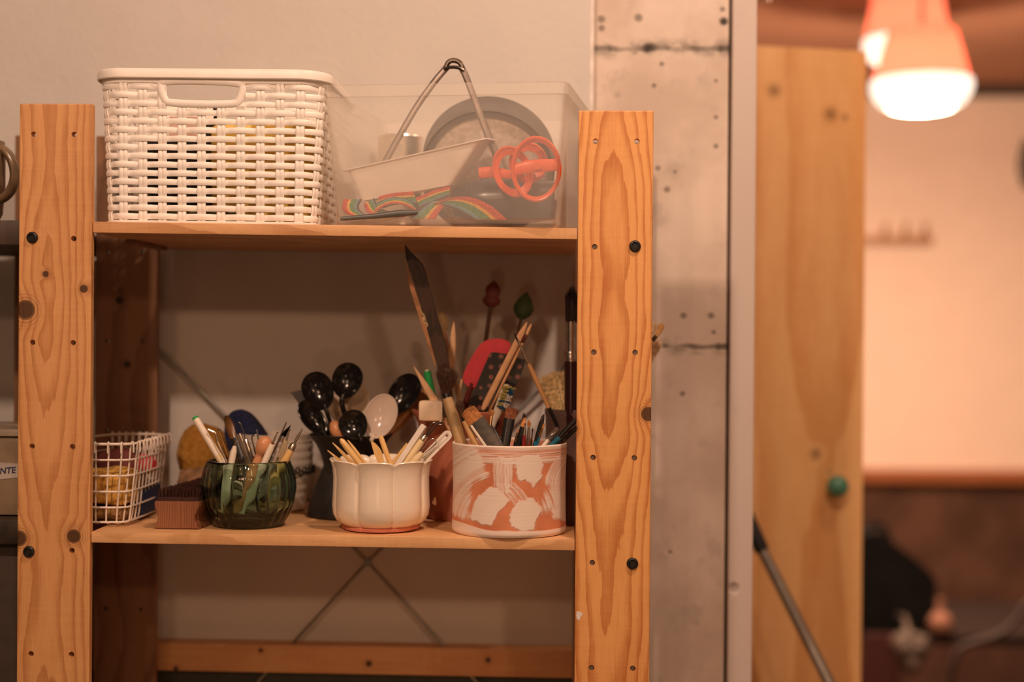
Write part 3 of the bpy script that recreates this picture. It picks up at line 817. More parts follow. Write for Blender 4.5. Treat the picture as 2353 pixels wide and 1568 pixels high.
# bright tin added in place of a glint on the box wall
c = P(922, 345, .17)
bm = new(); rr = px2m(52, .15); h = c.z + .014 - floor_t
lathe(bm, [(.001, 0), (rr, 0), (rr * 1.03, .003), (rr, .006), (rr, h - .004), (rr * 1.03, h - .002), (rr, h), (rr * .93, h), (rr * .93, h - .02), (.001, h - .02)], c.x, .165, floor_t, 48)
obj('glint_tin', bm, plain('tin_glint', (.95, .88, .78), .3, .02, Metallic=.9), label='added steel tin giving the glint on the wall of the translucent box', cat='tin')
# white tray tipped on the strap
m_tray = plain('tray_white', (.95, .90, .83), .4, .03, 40)
tyf, tyb = .028, .085
tray = thing('plastic_tray', 'white plastic tray lying tilted in the translucent box', 'tray', P(960, 480, .05))
bm = new()
fb = PP([(826, 463), (1037, 425)], tyf + .008); ft = PP([(797, 392), (1106, 322)], tyf)
off_b = Vector((.008, tyb - tyf - .016, .004)); off_t = Vector((.008, tyb - tyf, .006))
A_ = [ft[0], ft[1], ft[1] + off_t, ft[0] + off_t]; B_ = [fb[0], fb[1], fb[1] + off_b, fb[0] + off_b]
A_[1] = A_[1]; 
cen = sum(A_, Vector()) / 4
def sc(L, f): 
    c_ = sum(L, Vector()) / 4; return [c_ + (p - c_) * f for p in L]
upv = (A_[0] - B_[0]).normalized() * .0012
def rr4(L, r=.007, n=5):
    out = []
    for i in range(4):
        p, a, b = L[i], L[i - 1], L[(i + 1) % 4]; u = (a - p).normalized() * r; v = (b - p).normalized() * r
        for k in range(n):
            t = k / (n - 1); out.append(p + u * (1 - t) ** 2 + v * t ** 2)
    return out
lv = [sc(B_, .9), B_, A_, sc(A_, 1.075), [q + upv for q in sc(A_, 1.075)], [q + upv for q in sc(A_, .985)], [q + upv for q in sc(B_, .975)], [q + upv for q in sc(B_, .9)]]
rings = [[bm.verts.new(p) for p in rr4(L)] for L in lv]
ring_faces(bm, rings)
obj('shell', bm, m_tray, tray)
# rainbow strap
cols = [('strap_red', (.55, .055, .03)), ('strap_yellow', (.75, .40, .06)), ('strap_green', (.06, .24, .10)), ('strap_blue', (.10, .28, .33)), ('strap_navy', (.04, .045, .07))]
strap_m = [plain(n, c, .85, .25, 500) for n, c in cols]
def ribbon(bm, L, Rr, reps):
    """between two edge paths, coloured in stripes across"""
    L = smooth_poly(L, 3, False); Rr = smooth_poly(Rr, 3, False); S = len(reps)
    grid = []
    for a, b in zip(L, Rr): grid.append([bm.verts.new(a.lerp(b, k / S)) for k in range(S + 1)])
    for r0, r1 in zip(grid, grid[1:]):
        for k in range(S):
            f = bm.faces.new((r0[k], r0[k + 1], r1[k + 1], r1[k])); f.material_index = reps[k]
stripes = [0, 0, 1, 2, 2, 3, 4]
st = thing('rainbow_strap', 'crumpled rainbow striped webbing strap at the bottom of the translucent box', 'strap', P(930, 505, .03))
def strap(Lp, Rp, Y, thick=True):
    bm = new(); ribbon(bm, PP(Lp, Y), PP(Rp, Y), stripes)
    o = obj('webbing', bm, strap_m, st); md = o.modifiers.new('s', 'SOLIDIFY'); md.thickness = .0012
    return o
strap([(1000, 467, .020), (1040, 452, .016), (1085, 452, .012), (1130, 472, .010), (1165, 505, .012)], [(985, 467, .030), (1010, 470, .024), (1040, 480, .016), (1065, 492, .012), (1085, 505, .012)], .01)
strap([(1000, 503, .016), (1010, 485, .018), (1030, 462, .022)], [(940, 503, .018), (965, 478, .020), (990, 462, .026)], .012)
strap([(860, 488, .024), (885, 470, .022), (912, 466, .020), (935, 472, .020), (955, 482, .022)], [(868, 465, .030), (890, 455, .028), (915, 452, .026), (945, 460, .026), (957, 480, .026)], .02)
strap([(790, 458, .030), (785, 475, .024), (790, 487, .022), (812, 496, .022)], [(832, 458, .034), (822, 475, .026), (832, 490, .024), (850, 498, .024)], .02)
strap([(955, 455, .034), (1000, 436, .034), (1035, 428, .036)], [(965, 478, .034), (1000, 462, .034), (1030, 450, .036)], .03)
strap([(870, 452, .034), (900, 444, .034), (950, 440, .034)], [(880, 480, .034), (905, 470, .034), (960, 470, .034)], .03)
strap([(835, 470, .034), (845, 492, .03), (880, 500, .03), (930, 498, .03)], [(860, 455, .036), (870, 478, .034), (900, 488, .032), (950, 484, .03)], .03)
bm = new(); tube(bm, PP([(782, 503), (860, 497), (920, 490), (960, 488)], .012), [.002, .0026, .0035, .002], 10, flat=.5); obj('buckle_bar', bm, plain('bar_grey', (.10, .10, .09), .4), st, label='dark flat buckle bar')
# navy heat gun body
m_navy = plain('navy_plastic', (.055, .062, .085), .25, .25, 20)
hd = thing('hair_dryer', 'dark navy hair dryer lying in the translucent box under the orange cutters', 'hair dryer', P(1170, 505, .06))
def axis_lathe(A, B, prof, n=40, sy=1.0):
    """lathe along A->B: prof (t 0..1, radius)"""
    bm = new(); A, B = Vector(A), Vector(B); tube(bm, [A.lerp(B, t) for t, r in prof], [r for t, r in prof], n, flat=sy); return bm
A = P(1042, 462, .062); B = P(1300, 480, .062); B.x = min(B.x, TT(tw - .014, .06, 0).x - .004)
rad = px2m(52, .062)
A.z = floor_t + rad * .92; B.z = floor_t + rad * 1.0
obj('body', axis_lathe(A, B, [(0, .006), (0, rad * .55), (.1, rad * .72), (.16, rad * .80), (.165, rad * .86), (.22, rad * .95), (.35, rad), (.55, rad * 1.0), (.551, rad * .975), (.562, rad * .975), (.563, rad), (.8, rad * .95), (1, rad * .86), (1, .004)], 40), m_navy, hd)
bm = new()
for k in range(7):
    t = .02 + k * .02; r = lerp(rad * .6, rad * .84, k / 6); c = A.lerp(B, t)
    tube(bm, [c + Vector((0, math.cos(a) * r, math.sin(a) * r)) for a in [2 * math.pi * j / 32 for j in range(32)]], .0009, 6, closed=True, nrm=(1, 0, 0))
obj('grille_ring', bm, m_navy, hd)
bm = new(); q = A.lerp(B, .38); box(bm, q.x - .012, q.x + .012, q.y - .004, q.y + .004, q.z + rad - .001, q.z + rad + .0016, .0008); obj('switch', bm, m_navy, hd)
bm = new(); q = A.lerp(B, .62); tube(bm, [q + Vector((0, rad * .5, 0)), q + Vector((-.01, .10, -.008))], [.014, .012], 20); obj('handle', bm, m_navy, hd)
# orange cutters
m_or = plain('orange_plastic', (.90, .12, .022), .3, .06, 60)
def cutter(name, cx, cy, rx, ry, Y, tiltz, dep, wd, label, bar=False, rot=0):
    c = P(cx, cy, Y); a, b = px2m(rx, Y), px2m(ry, Y)
    t = thing(name, label, 'cutter', (c.x, c.y, c.z - b), 'orange plastic cutters in the translucent box')
    cr_, sr_ = math.cos(R(rot)), math.sin(R(rot))
    def q(th, f=1, y=0): 
        u, v = a * f * math.cos(th), b * f * math.sin(th); return c + Vector((u * cr_ - v * sr_, y + tiltz * math.sin(th), u * sr_ + v * cr_))
    bm = new(); N = 56; pr = [(1.0, 0), (1.0, dep), (.93, dep), (wd, .0035), (wd, .0005), (.90, -.0012), (.93, -.0028), (.98, -.0032), (1.02, -.0020)]
    rings = [[bm.verts.new(q(2 * math.pi * k / N, f, y)) for f, y in pr] for k in range(N)]; rings.append(rings[0])
    ring_faces(bm, rings, True, (False, False)); obj('ring', bm, m_or, t)
    if bar:
        bm = new(); th = px2m(15, Y)
        pts = [c + Vector((-a * .93, .001, -.001)), c + Vector((-a * .4, -.0005, .002)), c + Vector((0, -.001, .003)), c + Vector((a * .95, .001, .0045))]
        tube(bm, pts, [th * .8, th, th, th * .9], 12, flat=.25); obj('crossbar', bm, m_or, t)
        bm = new(); tube(bm, [c + Vector((.001, -.0045, .003)), c + Vector((.001, -.002, .003))], .0042, 6, nrm=(0, 0, 1)); obj('boss', bm, m_or, t)
    return t
Yc = .004
cutter('round_cutter', 1232, 389, 57, 74, Yc, -.002, .007, .84, 'large orange round cutter with crossbar, nearest in the translucent box', True)
cutter('round_cutter', 1178, 395, 44, 60, Yc + .013, 0, .006, .68, 'middle orange cutter left of the barred one', False, 22)
cutter('round_cutter', 1214, 375, 44, 46, Yc + .024, 0, .006, .62, 'small orange cutter behind the barred one')
bm = new(); tube(bm, PP([(1100, 398), (1130, 396), (1180, 402)], Yc + .021), [.0055, .0055, .004], 12, flat=.3); obj('orange_handle', bm, m_or, label='orange plastic handle stub behind the middle cutter', cat='handle')
# ------------------------------------------------------------------ lower shelf: pots
def low(x): return ZB(x) + .0005
POT = {}
# flower pot, cream with a pink unglazed foot
def mk_glaze(name, col, rough=.22, s=.04):
    M = Mat(name, col, rough); n = M.noise(scale=22, detail=3); f = M.noise(scale=160, detail=2)
    c = M.mix(n.ss(.3, .7), tuple(v * (1 - s) for v in col), tuple(min(1, v * (1 + s)) for v in col))
    c = M.mix(f.ss(.74, .80) * .5, c, tuple(v * .5 for v in col)); M.col(c); M.bump(n, .05, .002); return M.m
m_cream = mk_glaze('cream_glaze', (.90, .79, .64))
c = P(876, 1150, .055); fx, fy = c.x, .054; fz = low(fx)
hF = P(876, 1066, .01).z - fz; RF = px2m(112, .055)
fp_ = thing('flower_pot', 'cream glazed lobed pot with wavy rim and pink foot holding yellow modelling tools', 'pot', (fx, fy, fz))
def lob(th, i):
    a = abs(math.cos(4 * (th + math.pi / 2))) ** .38
    prof_k = _k[i]
    return 1 + prof_k * (a - .75) * .085, _w[i] * (a - .5) * .0032
out = [(.33, .045), (.62, .05), (.78, .075), (.90, .13), (.965, .22), (.985, .34), (.97, .55), (.965, .75), (.985, .88), (1.02, .955), (1.045, .985), (1.03, 1.0), (.99, .99), (.94, .90), (.92, .6), (.92, .3), (.80, .14), (.1, .12), (.001, .12)]
_k = [0, .3, .8, 1, 1, 1, 1, 1, 1, 1, 1, 1, 1, 1, 1, .8, .5, 0, 0]; _w = [0] * 7 + [.2, .5, .9, 1, 1, 1, .6, 0, 0, 0, 0, 0]
bm = new(); lathe(bm, [(r * RF, z * hF) for r, z in out], fx, fy, fz, 128, lob); obj('body', bm, m_cream, fp_, auto=60)
_k = [.3, .4, .5, .5, 0, 0]; _w = [0] * 6
bm = new(); lathe(bm, [(.70 * RF, 0), (.78 * RF, .001), (.80 * RF, .05 * hF), (.74 * RF, .085 * hF), (.6 * RF, .05 * hF), (.6 * RF, 0)], fx, fy, fz, 128, lob); obj('foot', bm, plain('foot_pink', (.70, .26, .18), .75, .1, 120), fp_, label='unglazed pink foot')
POT['flower'] = (fx, fy, fz + .014, RF * .88)
# painted cylinder
c = P(1170, 1130, .052); cx_, cy_ = c.x, .0525; cz_ = low(cx_); RC = px2m(131.5, .052); hC = P(1170, 1025, .0).z - cz_
import numpy as np
M = Mat('brushed_slip', (.8, .3, .15), .75)
at = M.nt.nodes.new('ShaderNodeAttribute'); at.attribute_name = 'slip'; slipk = E(M.nt, at.outputs['Fac'])
hz = M.noise(M.vec(0, 0, M.xyz()[2]), 700, 3, .6); gr = M.noise(scale=300, detail=2)
clay = M.mix(M.noise(scale=40, detail=3).ss(.3, .7), (.60, .20, .09), (.74, .28, .14))
slip = M.mix(hz.ss(.3, .7), (.84, .69, .58), (.92, .81, .71))
M.col(M.mix(slipk.m('MINIMUM', 1.0), clay, slip)); M.bump(slipk * .7 + hz * .12 + gr * .1, .55, .0009)
_rs = np.random.RandomState(3)
_tab = _rs.rand(4096)
def n1(x):
    x = np.asarray(x); i = np.floor(x).astype(int); f = x - i; f = f * f * (3 - 2 * f)
    return _tab[i % 4096] * (1 - f) + _tab[(i + 1) % 4096] * f
def n2(x, y):
    xi = np.floor(x).astype(int); yi = np.floor(y).astype(int); fx = x - xi; fy = y - yi; fx = fx * fx * (3 - 2 * fx); fy = fy * fy * (3 - 2 * fy)
    h = lambda a, b: _tab[(a * 73 + b * 1291) % 4096]
    return (h(xi, yi) * (1 - fx) + h(xi + 1, yi) * fx) * (1 - fy) + (h(xi, yi + 1) * (1 - fx) + h(xi + 1, yi + 1) * fx) * fy
def sstep(a, b, x): t = np.clip((x - a) / (b - a), 0, 1); return t * t * (3 - 2 * t)
def sdist(poly, px, py):
    """signed distance, positive inside"""
    P_ = np.array(poly, float); d = np.full(px.shape, 1e9); ins = np.zeros(px.shape, bool)
    for i in range(len(P_)):
        a, b = P_[i], P_[(i + 1) % len(P_)]; e = b - a; w0, w1 = px - a[0], py - a[1]
        t = np.clip((w0 * e[0] + w1 * e[1]) / (e @ e), 0, 1); d = np.minimum(d, np.hypot(w0 - t * e[0], w1 - t * e[1]))
        c = ((a[1] > py) != (b[1] > py)) & (px < (b[0] - a[0]) * (py - a[1]) / (b[1] - a[1] + 1e-12) + a[0]); ins ^= c
    return np.where(ins, d, -d)
# brush marks: outline, centre of the arm's sweep, density of the slip
STROKES = [
 ([(1030, 1024), (1098, 1026), (1112, 1052), (1128, 1088), (1120, 1098), (1092, 1112), (1084, 1150), (1088, 1192), (1060, 1196), (1044, 1198), (1030, 1180)], (1170, 1210), .62, 7),
 ([(1138, 1058), (1182, 1050), (1186, 1085), (1172, 1130), (1152, 1136), (1140, 1110)], (1500, 1080), .50, 5),
 ([(1150, 1048), (1200, 1044), (1235, 1060), (1200, 1075), (1160, 1062)], (1190, 1300), .55, 4),
 ([(1186, 1052), (1205, 1041), (1238, 1042), (1252, 1066), (1246, 1094), (1229, 1118), (1212, 1100), (1196, 1104), (1190, 1082)], (1120, 1010), .96, 2.5),
 ([(1087, 1194), (1090, 1166), (1104, 1140), (1130, 1117), (1148, 1119), (1178, 1146), (1150, 1174), (1136, 1206), (1108, 1202)], (1240, 1240), .96, 2),
 ([(1174, 1192), (1180, 1166), (1198, 1146), (1226, 1141), (1252, 1170), (1238, 1190), (1230, 1217), (1200, 1216), (1180, 1206)], (1120, 1120), .97, 2.5),
 ([(1257, 1106), (1262, 1076), (1280, 1050), (1330, 1036), (1330, 1215), (1296, 1206), (1284, 1190), (1276, 1196), (1270, 1180), (1274, 1146)], (1360, 1120), .60, 5),
 ([(1283, 1140), (1330, 1110), (1330, 1215), (1292, 1200), (1274, 1192)], (1200, 1120), .85, 3),
 ([(1160, 1096), (1196, 1112), (1246, 1168), (1262, 1128), (1300, 1130), (1300, 1160), (1230, 1180), (1180, 1160)], (1100, 1210), .16, 12),
]
def slip_mask(u, v):
    """u around the cup and v up it, in photo pixels unrolled at the front"""
    x = u + (n2(u / 6, v / 6) - .5) * 3; y = v + (n2(u / 6 + 50, v / 6 + 9) - .5) * 3
    m = np.zeros(u.shape)
    for poly, (cx, cy), dens, soft in STROKES:
        d = sdist(poly, x, y); r = np.hypot(u - cx, v - cy)
        st = .6 * n1(r * .55) + .4 * n1(r * 1.3 + 77); st = sstep(.28, .62, st + (n2(u / 25, v / 25) - .5) * .35)
        e = sstep(-soft * .6, soft, d + (st - .5) * soft * 1.0)
        m = np.maximum(m, e * (dens + (1 - dens) * st))
    hs_ = .5 * n1(v * .9 + 3 * n1(u / 60)) + .5 * n1(v * .35 + 31)
    m = np.maximum(m, sstep(1066, 1058, v) * (.25 + .65 * sstep(.3, .7, hs_ + (n2(u / 40, v / 6) - .5) * .3)))
    m = np.maximum(m, sstep(1030, 1027, v))
    edge_ = 1215 + 4 * n1(u / 22) + np.where(u < 1130, -12 * sstep(1130, 1060, u), 0)
    m = np.maximum(m, sstep(-1, 2, v - edge_) * (.88 + .12 * n1(v)))
    return m
pc = thing('painted_cup', 'wide terracotta cup with white brushed slip strokes holding paint brushes', 'cup', (cx_, cy_, cz_))
_zs = [hC * (.04 + .90 * i / 110) for i in range(111)]
_pf = [(.001, 0), (RC * .965, 0), (RC * .995, .0018)] + [(RC * (1.0 - .015 * math.sin(math.pi * min(1, max(0, (z / hC - .04) / .9)))), z) for z in _zs] + [(RC * 1.0, hC * .96), (RC * 1.002, hC - .0012), (RC * .985, hC), (RC * .955, hC - .0008), (RC * .945, hC - .003), (RC * .94, hC * .5), (RC * .93, .006), (.001, .006)]
_NO = 3 + len(_zs) + 1
bm = new(); lathe(bm, _pf, cx_, cy_, cz_, 480)
_o = obj('body', bm, M.m, pc)
_co = np.empty(len(_o.data.vertices) * 3); _o.data.vertices.foreach_get('co', _co); _co = _co.reshape(-1, 3)
_th = np.arctan2(_co[:, 0], -_co[:, 1]); _s = F / (D0 + .004)
_u = 1170 + np.sin(np.clip(_th, -math.pi / 2, math.pi / 2)) * 131.5 + np.where(np.abs(_th) > math.pi / 2, np.sign(_th) * (np.abs(_th) - math.pi / 2) * 131, 0)
_v = 1234 - _co[:, 2] * 212 / hC
_m = slip_mask(_u, _v); _rad = np.hypot(_co[:, 0], _co[:, 1])
_m = np.where(_rad < RC * .95, .15, _m)
_at = _o.data.attributes.new('slip', 'FLOAT', 'POINT'); _at.data.foreach_set('value', _m.astype(np.float32))
POT['cup'] = (cx_, cy_, cz_ + .008, RC * .93)
# green ribbed glass jar
m_glass = bpy.data.materials.new('green_glass'); m_glass.use_nodes = True; nt = m_glass.node_tree; b = nt.nodes['Principled BSDF']
b.inputs['Base Color'].default_value = (.62, .80, .68, 1); b.inputs['Roughness'].default_value = .03; b.inputs['Transmission Weight'].default_value = 1; b.inputs['IOR'].default_value = 1.47
va = nt.nodes.new('ShaderNodeVolumeAbsorption'); va.inputs['Color'].default_value = (.28, .50, .38, 1); va.inputs['Density'].default_value = 75
nt.links.new(va.outputs[0], nt.nodes['Material Output'].inputs['Volume'])
c = P(571, 1140, .062); jx, jy = c.x, .0625; jz = low(jx); RJ = px2m(109, .06); hJ = P(571, 1065, .025).z - jz
def rib(th, i):
    return 1 + _j[i] * .026 * (abs(math.cos(12 * th)) ** .8 - .6), 0
jp = [(.001, .0012), (.45, 0), (.66, .0), (.74, .03), (.86, .16), (.955, .36), (1.0, .56), (.985, .72), (.93, .88), (.875, .975), (.86, .995), (.84, 1.0), (.82, .99), (.83, .95), (.88, .84), (.92, .66), (.925, .5), (.87, .32), (.74, .19), (.55, .14), (.001, .13)]
_j = [0, .6, 1, 1.3, 1.3, 1.2, 1.2, 1.2, 1, .6, .4, .2, .2, .4, .5, .5, .5, .5, .4, 0, 0]
jar = thing('glass_jar', 'green ribbed glass jar full of pottery needles and stylus tools', 'jar', (jx, jy, jz))
bm = new(); lathe(bm, [(r * RJ, z * hJ if z > .01 else z) for r, z in jp], jx, jy, jz, 144, rib); obj('body', bm, m_glass, jar, auto=180)
POT['jar'] = (jx, jy, jz + hJ * .155, RJ * .80)
# black flared vase
c = P(804, 1100, .145); vx, vy = c.x, .150; vz = low(vx); hV = P(804, 1003, .11).z - vz; sV = px2m(1, .15)
bm = new(); vp = [(.001, 0), (92, .0), (99, .02), (97, .10), (86, .30), (70, .50), (62, .62), (66, .72), (78, .86), (93, .97), (96, .99), (94, 1.0), (90, .985), (74, .87), (60, .72), (56, .62), (64, .48), (78, .25), (84, .06), (.001, .05)]
lathe(bm, [(r * sV, z * hV) for r, z in vp], vx, vy, vz, 72)
obj('black_vase', bm, plain('vase_black', (.016, .014, .013), .55, .2, 40), label='matt black waisted vase with flared rim holding glossy spoons', cat='vase')
POT['vase'] = (vx, vy, vz + .008, 58 * sV)
# white ribbed cup with bracelet
c = P(636, 1100, .19); wx_, wy_ = c.x, .185; wz_ = low(wx_); hW = P(636, 1002, .145).z - wz_; RW = px2m(84, .185)
m_wht = mk_glaze('white_glaze', (.74, .66, .58), .25)
wc = thing('ribbed_cup', 'white horizontally ribbed cup behind the green jar, holding blue and yellow sponges', 'cup', (wx_, wy_, wz_))
prof = [(.001, 0), (RW * .66, 0), (RW * .78, hW * .03)]
for i in range(60):
    t = i / 59; r = RW * (.80 + .20 * math.sin(min(1, t * 1.25) * math.pi / 2)); prof.append((r * (1 + (.022 * abs(math.sin(t * math.pi * 9)) if t < .93 else .0)), hW * (.04 + .95 * t)))
prof += [(RW * 1.0, hW), (RW * .95, hW), (RW * .93, hW * .9), (RW * .78, hW * .1), (.001, hW * .07)]
bm = new(); lathe(bm, prof, wx_, wy_, wz_, 64); obj('body', bm, m_wht, wc)
bm = new(); zb_ = P(700, 1086, .15).z; n = 56
for k in range(n):
    a = 2 * math.pi * k / n; rr = RW * 1.05; c = Vector((wx_ + rr * math.cos(a), wy_ + rr * math.sin(a), zb_ + .001 * math.sin(k * 2.1)))
    tn = Vector((-math.sin(a), math.cos(a), 0)); up = Vector((0, 0, 1)); s = 1 if k % 2 else -1
    tube(bm, [c + tn * (.0028 * math.cos(b)) + up * (.0030 * math.sin(b) + s * .0008) for b in [2 * math.pi * j / 10 for j in range(10)]], .00075, 6, closed=True)
obj('beaded_bracelet', bm, m_bolt, label='black looped bracelet stretched around the white ribbed cup', cat='bracelet')
POT['wcup'] = (wx_, wy_, wz_ + .01, RW * .75)
# blue sponge, yellow loofah
bm = new(); prism(bm, smooth_poly(PP([(513, 968), (535, 940), (566, 948), (597, 985), (622, 1030), (560, 1060), (520, 1040)], .165), 2), .022, bev=.003)
obj('blue_sponge', bm, plain('sponge_blue', (.014, .022, .07), .95, .3, 300), label='dark blue sponge sticking up behind the green jar', cat='sponge')
def blob2(bm, c, rx, ry, rz, seed, amp=.06, n=40, m=26): blob(bm, c, rx, ry, rz, seed, amp, n, m)
M = Mat('sponge_yellow', (.6, .3, .05), .95)
X, Y, Z = M.xyz(); n_ = M.noise(scale=160, detail=4); n2_ = M.noise(scale=25, detail=2)
zc_ = P(450, 1015, .19).z - P(0, 1095, .19).z
M.col(M.mix((n_ * .7 + n2_ * .3).ss(.3, .7), (.36, .16, .02), (.55, .28, .05))); M.bump(n_, .8, .004); m_sy = M.m
c = P(462, 1022, .20)
bm = new(); a, bq = px2m(62, .2), px2m(74, .2); blob2(bm, (c.x, .212, low(c.x) + px2m(74, .2) + .022), a, .022, bq, 5, .04)
ys = obj('loofah', bm, m_sy, label='round yellow sponge standing behind the wire basket and the green jar', cat='sponge')
bm = new()
for k in range(7):
    cc = P(435 + (k % 4) * 28, 1085 + (k // 4) * 46, .165); rr = px2m(26, .165)
    blob(bm, cc, rr * 1.1, rr * .6, rr * 1.0, 20 + k, .15, 16, 10)
bmesh.ops.translate(bm, verts=bm.verts, vec=Vector((0, 0, low(-.4) - min(v.co.z for v in bm.verts))))
obj('sponge_pieces', bm, plain('sponge_tan', (.33, .19, .10), .95, .45, 60), label='brown natural sponge bundle between wire basket and green jar', cat='sponge')
# big pale jug standing at the back
c = P(890, 1070, .20); rr = px2m(70, .2)
bx_ = c.x; jz2 = low(bx_); hB = P(0, 946, .2).z - 0 
hB = P(890, 940, .19).z - jz2
bm = new(); lathe(bm, [(.001, 0), (rr * .72, 0), (rr * .88, hB * .08), (rr * 1.0, hB * .35), (rr * 1.0, hB * .7), (rr * .93, hB * .88), (rr * .80, hB * .97), (rr * .72, hB), (rr * .68, hB), (rr * .74, hB * .95), (rr * .9, hB * .7), (rr * .9, hB * .1), (.001, hB * .06)], bx_, .205, jz2, 64)
obj('pale_crock', bm, plain('crock_pale', (.60, .52, .45), .5, .06, 30), label='pale rounded crock behind the black vase and the terracotta pot', cat='crock')
# terracotta pot
c = P(1068, 1060, .145); tx, ty = c.x, .152; tz = low(tx); sT = px2m(1, .152); hT = P(1068, 947, .10).z - tz
bm = new(); lathe(bm, [(.001, 0), (86 * sT, 0), (90 * sT, .004), (98 * sT, hT * .4), (104 * sT, hT * .7), (108 * sT, hT * .86), (116 * sT, hT * .93), (123 * sT, hT * .97), (124 * sT, hT * .99), (120 * sT, hT), (112 * sT, hT * .98), (104 * sT, hT * .9), (98 * sT, hT * .7), (84 * sT, .01), (.001, .008)], tx, ty, tz, 80)
obj('terracotta_pot', bm, plain('terracotta', (.46, .15, .08), .7, .15, 30), label='terracotta pot with flared rim behind the painted cup, stuffed with spatulas and sticks', cat='pot')
POT['terra'] = (tx, ty, tz + .012, 96 * sT)
# brown grey pot at the right, mostly behind the post
c = P(1334, 1060, .12); gx, gy = c.x, .13; gz = low(gx - .02); sG = px2m(1, .13); hG = P(1334, 945, .08).z - gz
bm = new(); lathe(bm, [(.001, 0), (76 * sG, 0), (79 * sG, .004), (80 * sG, hG * .5), (81 * sG, hG * .93), (83 * sG, hG * .96), (82 * sG, hG), (76 * sG, hG), (75 * sG, hG * .5), (74 * sG, .008), (.001, .008)], gx, gy, gz, 72)
obj('brown_pot', bm, plain('glaze_brown', (.135, .085, .07), .35, .12, 30), label='smooth grey brown pot half hidden behind the right post', cat='pot')
POT['brown'] = (gx, gy, gz + .01, 70 * sG)

# ------------------------------------------------------------------ wire basket
m_wire = plain('wire_white', (.80, .70, .60), .4, .08, 90)
Yw = .030
zw1, zw0 = P(300, 1022, Yw).z, low(-.45) + .0008
fr_x = P(290, 1022, Yw).x; fr_c = Vector((P(312, 1020, Yw + .012).x, Yw + .012))
rr_c = P(404, 998, .171); fl_x = P(120, 1020, Yw).x
wb = thing('wire_basket', 'small white wire basket on the lower shelf beside the left post, filled with sponges', 'basket', (fr_x - .03, .08, zw0))
# plan corners, front left first
def plan(z):
    t = (z - zw0) / (zw1 - zw0); k = lerp(.0075, 0, t)   # narrower at the bottom
    return [Vector((fl_x + k, Yw + k * .6)), Vector((P(285, 1022, Yw).x - k, Yw + k * .6)), Vector((P(318, 1020, .045).x - k, .045)), Vector((rr_c.x - k - .004, .160 - k)), Vector((rr_c.x - k - .022, .171 - k)), Vector((fl_x + k + .01, .171 - k))]
def planloop(z, n=120):
    pl = plan(z); pl = [Vector((p.x, p.y, z)) for p in pl]
    return smooth_poly(pl, 2)
bm = new(); tube(bm, planloop(zw1), .0014, 8, closed=True); obj('rim', bm, m_wire, wb)
for i in range(1, 5):
    z = zw1 - (zw1 - zw0) * (i / 5.15)
    bm = new(); tube(bm, planloop(z), .00105, 8, closed=True); obj('horizontal_wire', bm, m_wire, wb)
bm = new(); tube(bm, planloop(zw0 + .0035), .00105, 8, closed=True); obj('horizontal_wire', bm, m_wire, wb)
verts_at = []
pt_, pb_ = plan(zw1), plan(zw0)
def edge(i, j, n, t0=0, t1=1):
    for k in range(n):
        t = lerp(t0, t1, k / max(1, n - 1)); verts_at.append((pt_[i].lerp(pt_[j], t), pb_[i].lerp(pb_[j], t), ((pt_[j] - pt_[i]).normalized())))
edge(0, 1, 6, .05, .97); edge(1, 2, 2, .55, 1.0); edge(2, 3, 9, .09, .97); edge(4, 5, 7, .05, .9)
for (a, b, d) in verts_at:
    n = Vector((d.y, -d.x, 0)); A = Vector((a.x, a.y, zw1)); B = Vector((b.x, b.y, zw0 + .0012))
    A = A + n * .0002
    pts = [A + n * .0022 + Vector((0, 0, -.0085)), A + n * .0024 + Vector((0, 0, -.001)), A + n * .0012 + Vector((0, 0, .0022)), A - n * .0012 + Vector((0, 0, .0018)), A - n * .0019 + Vector((0, 0, -.002)), B - n * .0012 + Vector((0, 0, .004)), B - n * .004 , B - n * .030]
    bm = new(); tube(bm, smooth_poly(pts, 2, False), .0009, 6, nrm=(d.x, d.y, 0)); obj('upright_wire', bm, m_wire, wb)
# contents
def soft_box(name, x0, x1, y0, y1, z0, z1, mat, label, cat, seed=1, bev=.006, amp=.0012, group=None):
    bm = new(); box(bm, x0, x1, y0, y1, z0, z1, bev)
    bmesh.ops.subdivide_edges(bm, edges=bm.edges, cuts=4, use_grid_fill=True)
    rnd = random.Random(seed); ph = [rnd.uniform(0, 6) for _ in range(4)]
    for v in bm.verts:
        c = v.co; v.co = c + Vector((math.sin(c.z * 190 + ph[0]), math.sin(c.x * 170 + ph[1]), math.sin(c.x * 150 + c.y * 130 + ph[2]))) * amp
    return obj(name, bm, mat, label=label, cat=cat, group=group)
m_sp = plain('sponge_gold', (.62, .34, .07), .95, .3, 220); m_spd = plain('sponge_ochre', (.30, .16, .05), .95, .3, 220)
x0 = P(150, 0, .05).x; x1 = P(304, 0, .05).x
soft_box('sponge', x0, x1 - .003, .048, .10, zw0 + .0035, P(0, 1166, .05).z, m_spd, 'dark ochre sponge lying flat at the bottom of the wire basket', 'sponge', 2, .007)
soft_box('sponge', x0 + .002, x1 - .001, .047, .095, P(0, 1160, .05).z + .001, P(250, 1082, .05).z, m_sp, 'thick golden yellow sponge on top in the wire basket', 'sponge', 3, .007, .0016)
bm = new(); c = P(268, 1052, .125); blob(bm, (c.x, .128, c.z - .012), px2m(56, .12), .022, px2m(50, .12), 9, .05, 32, 20); obj('maroon_pouch', bm, plain('maroon', (.16, .035, .028), .8, .2, 40), label='maroon pouch at the back of the wire basket', cat='pouch')
bm = new(); c = P(330, 1068, .11); sphere(bm, (c.x, .118, c.z), px2m(25, .1)); obj('red_ball', bm, plain('ball_red', (.55, .03, .05), .7, .2, 100), label='pinkish red ball in the wire basket', cat='ball')
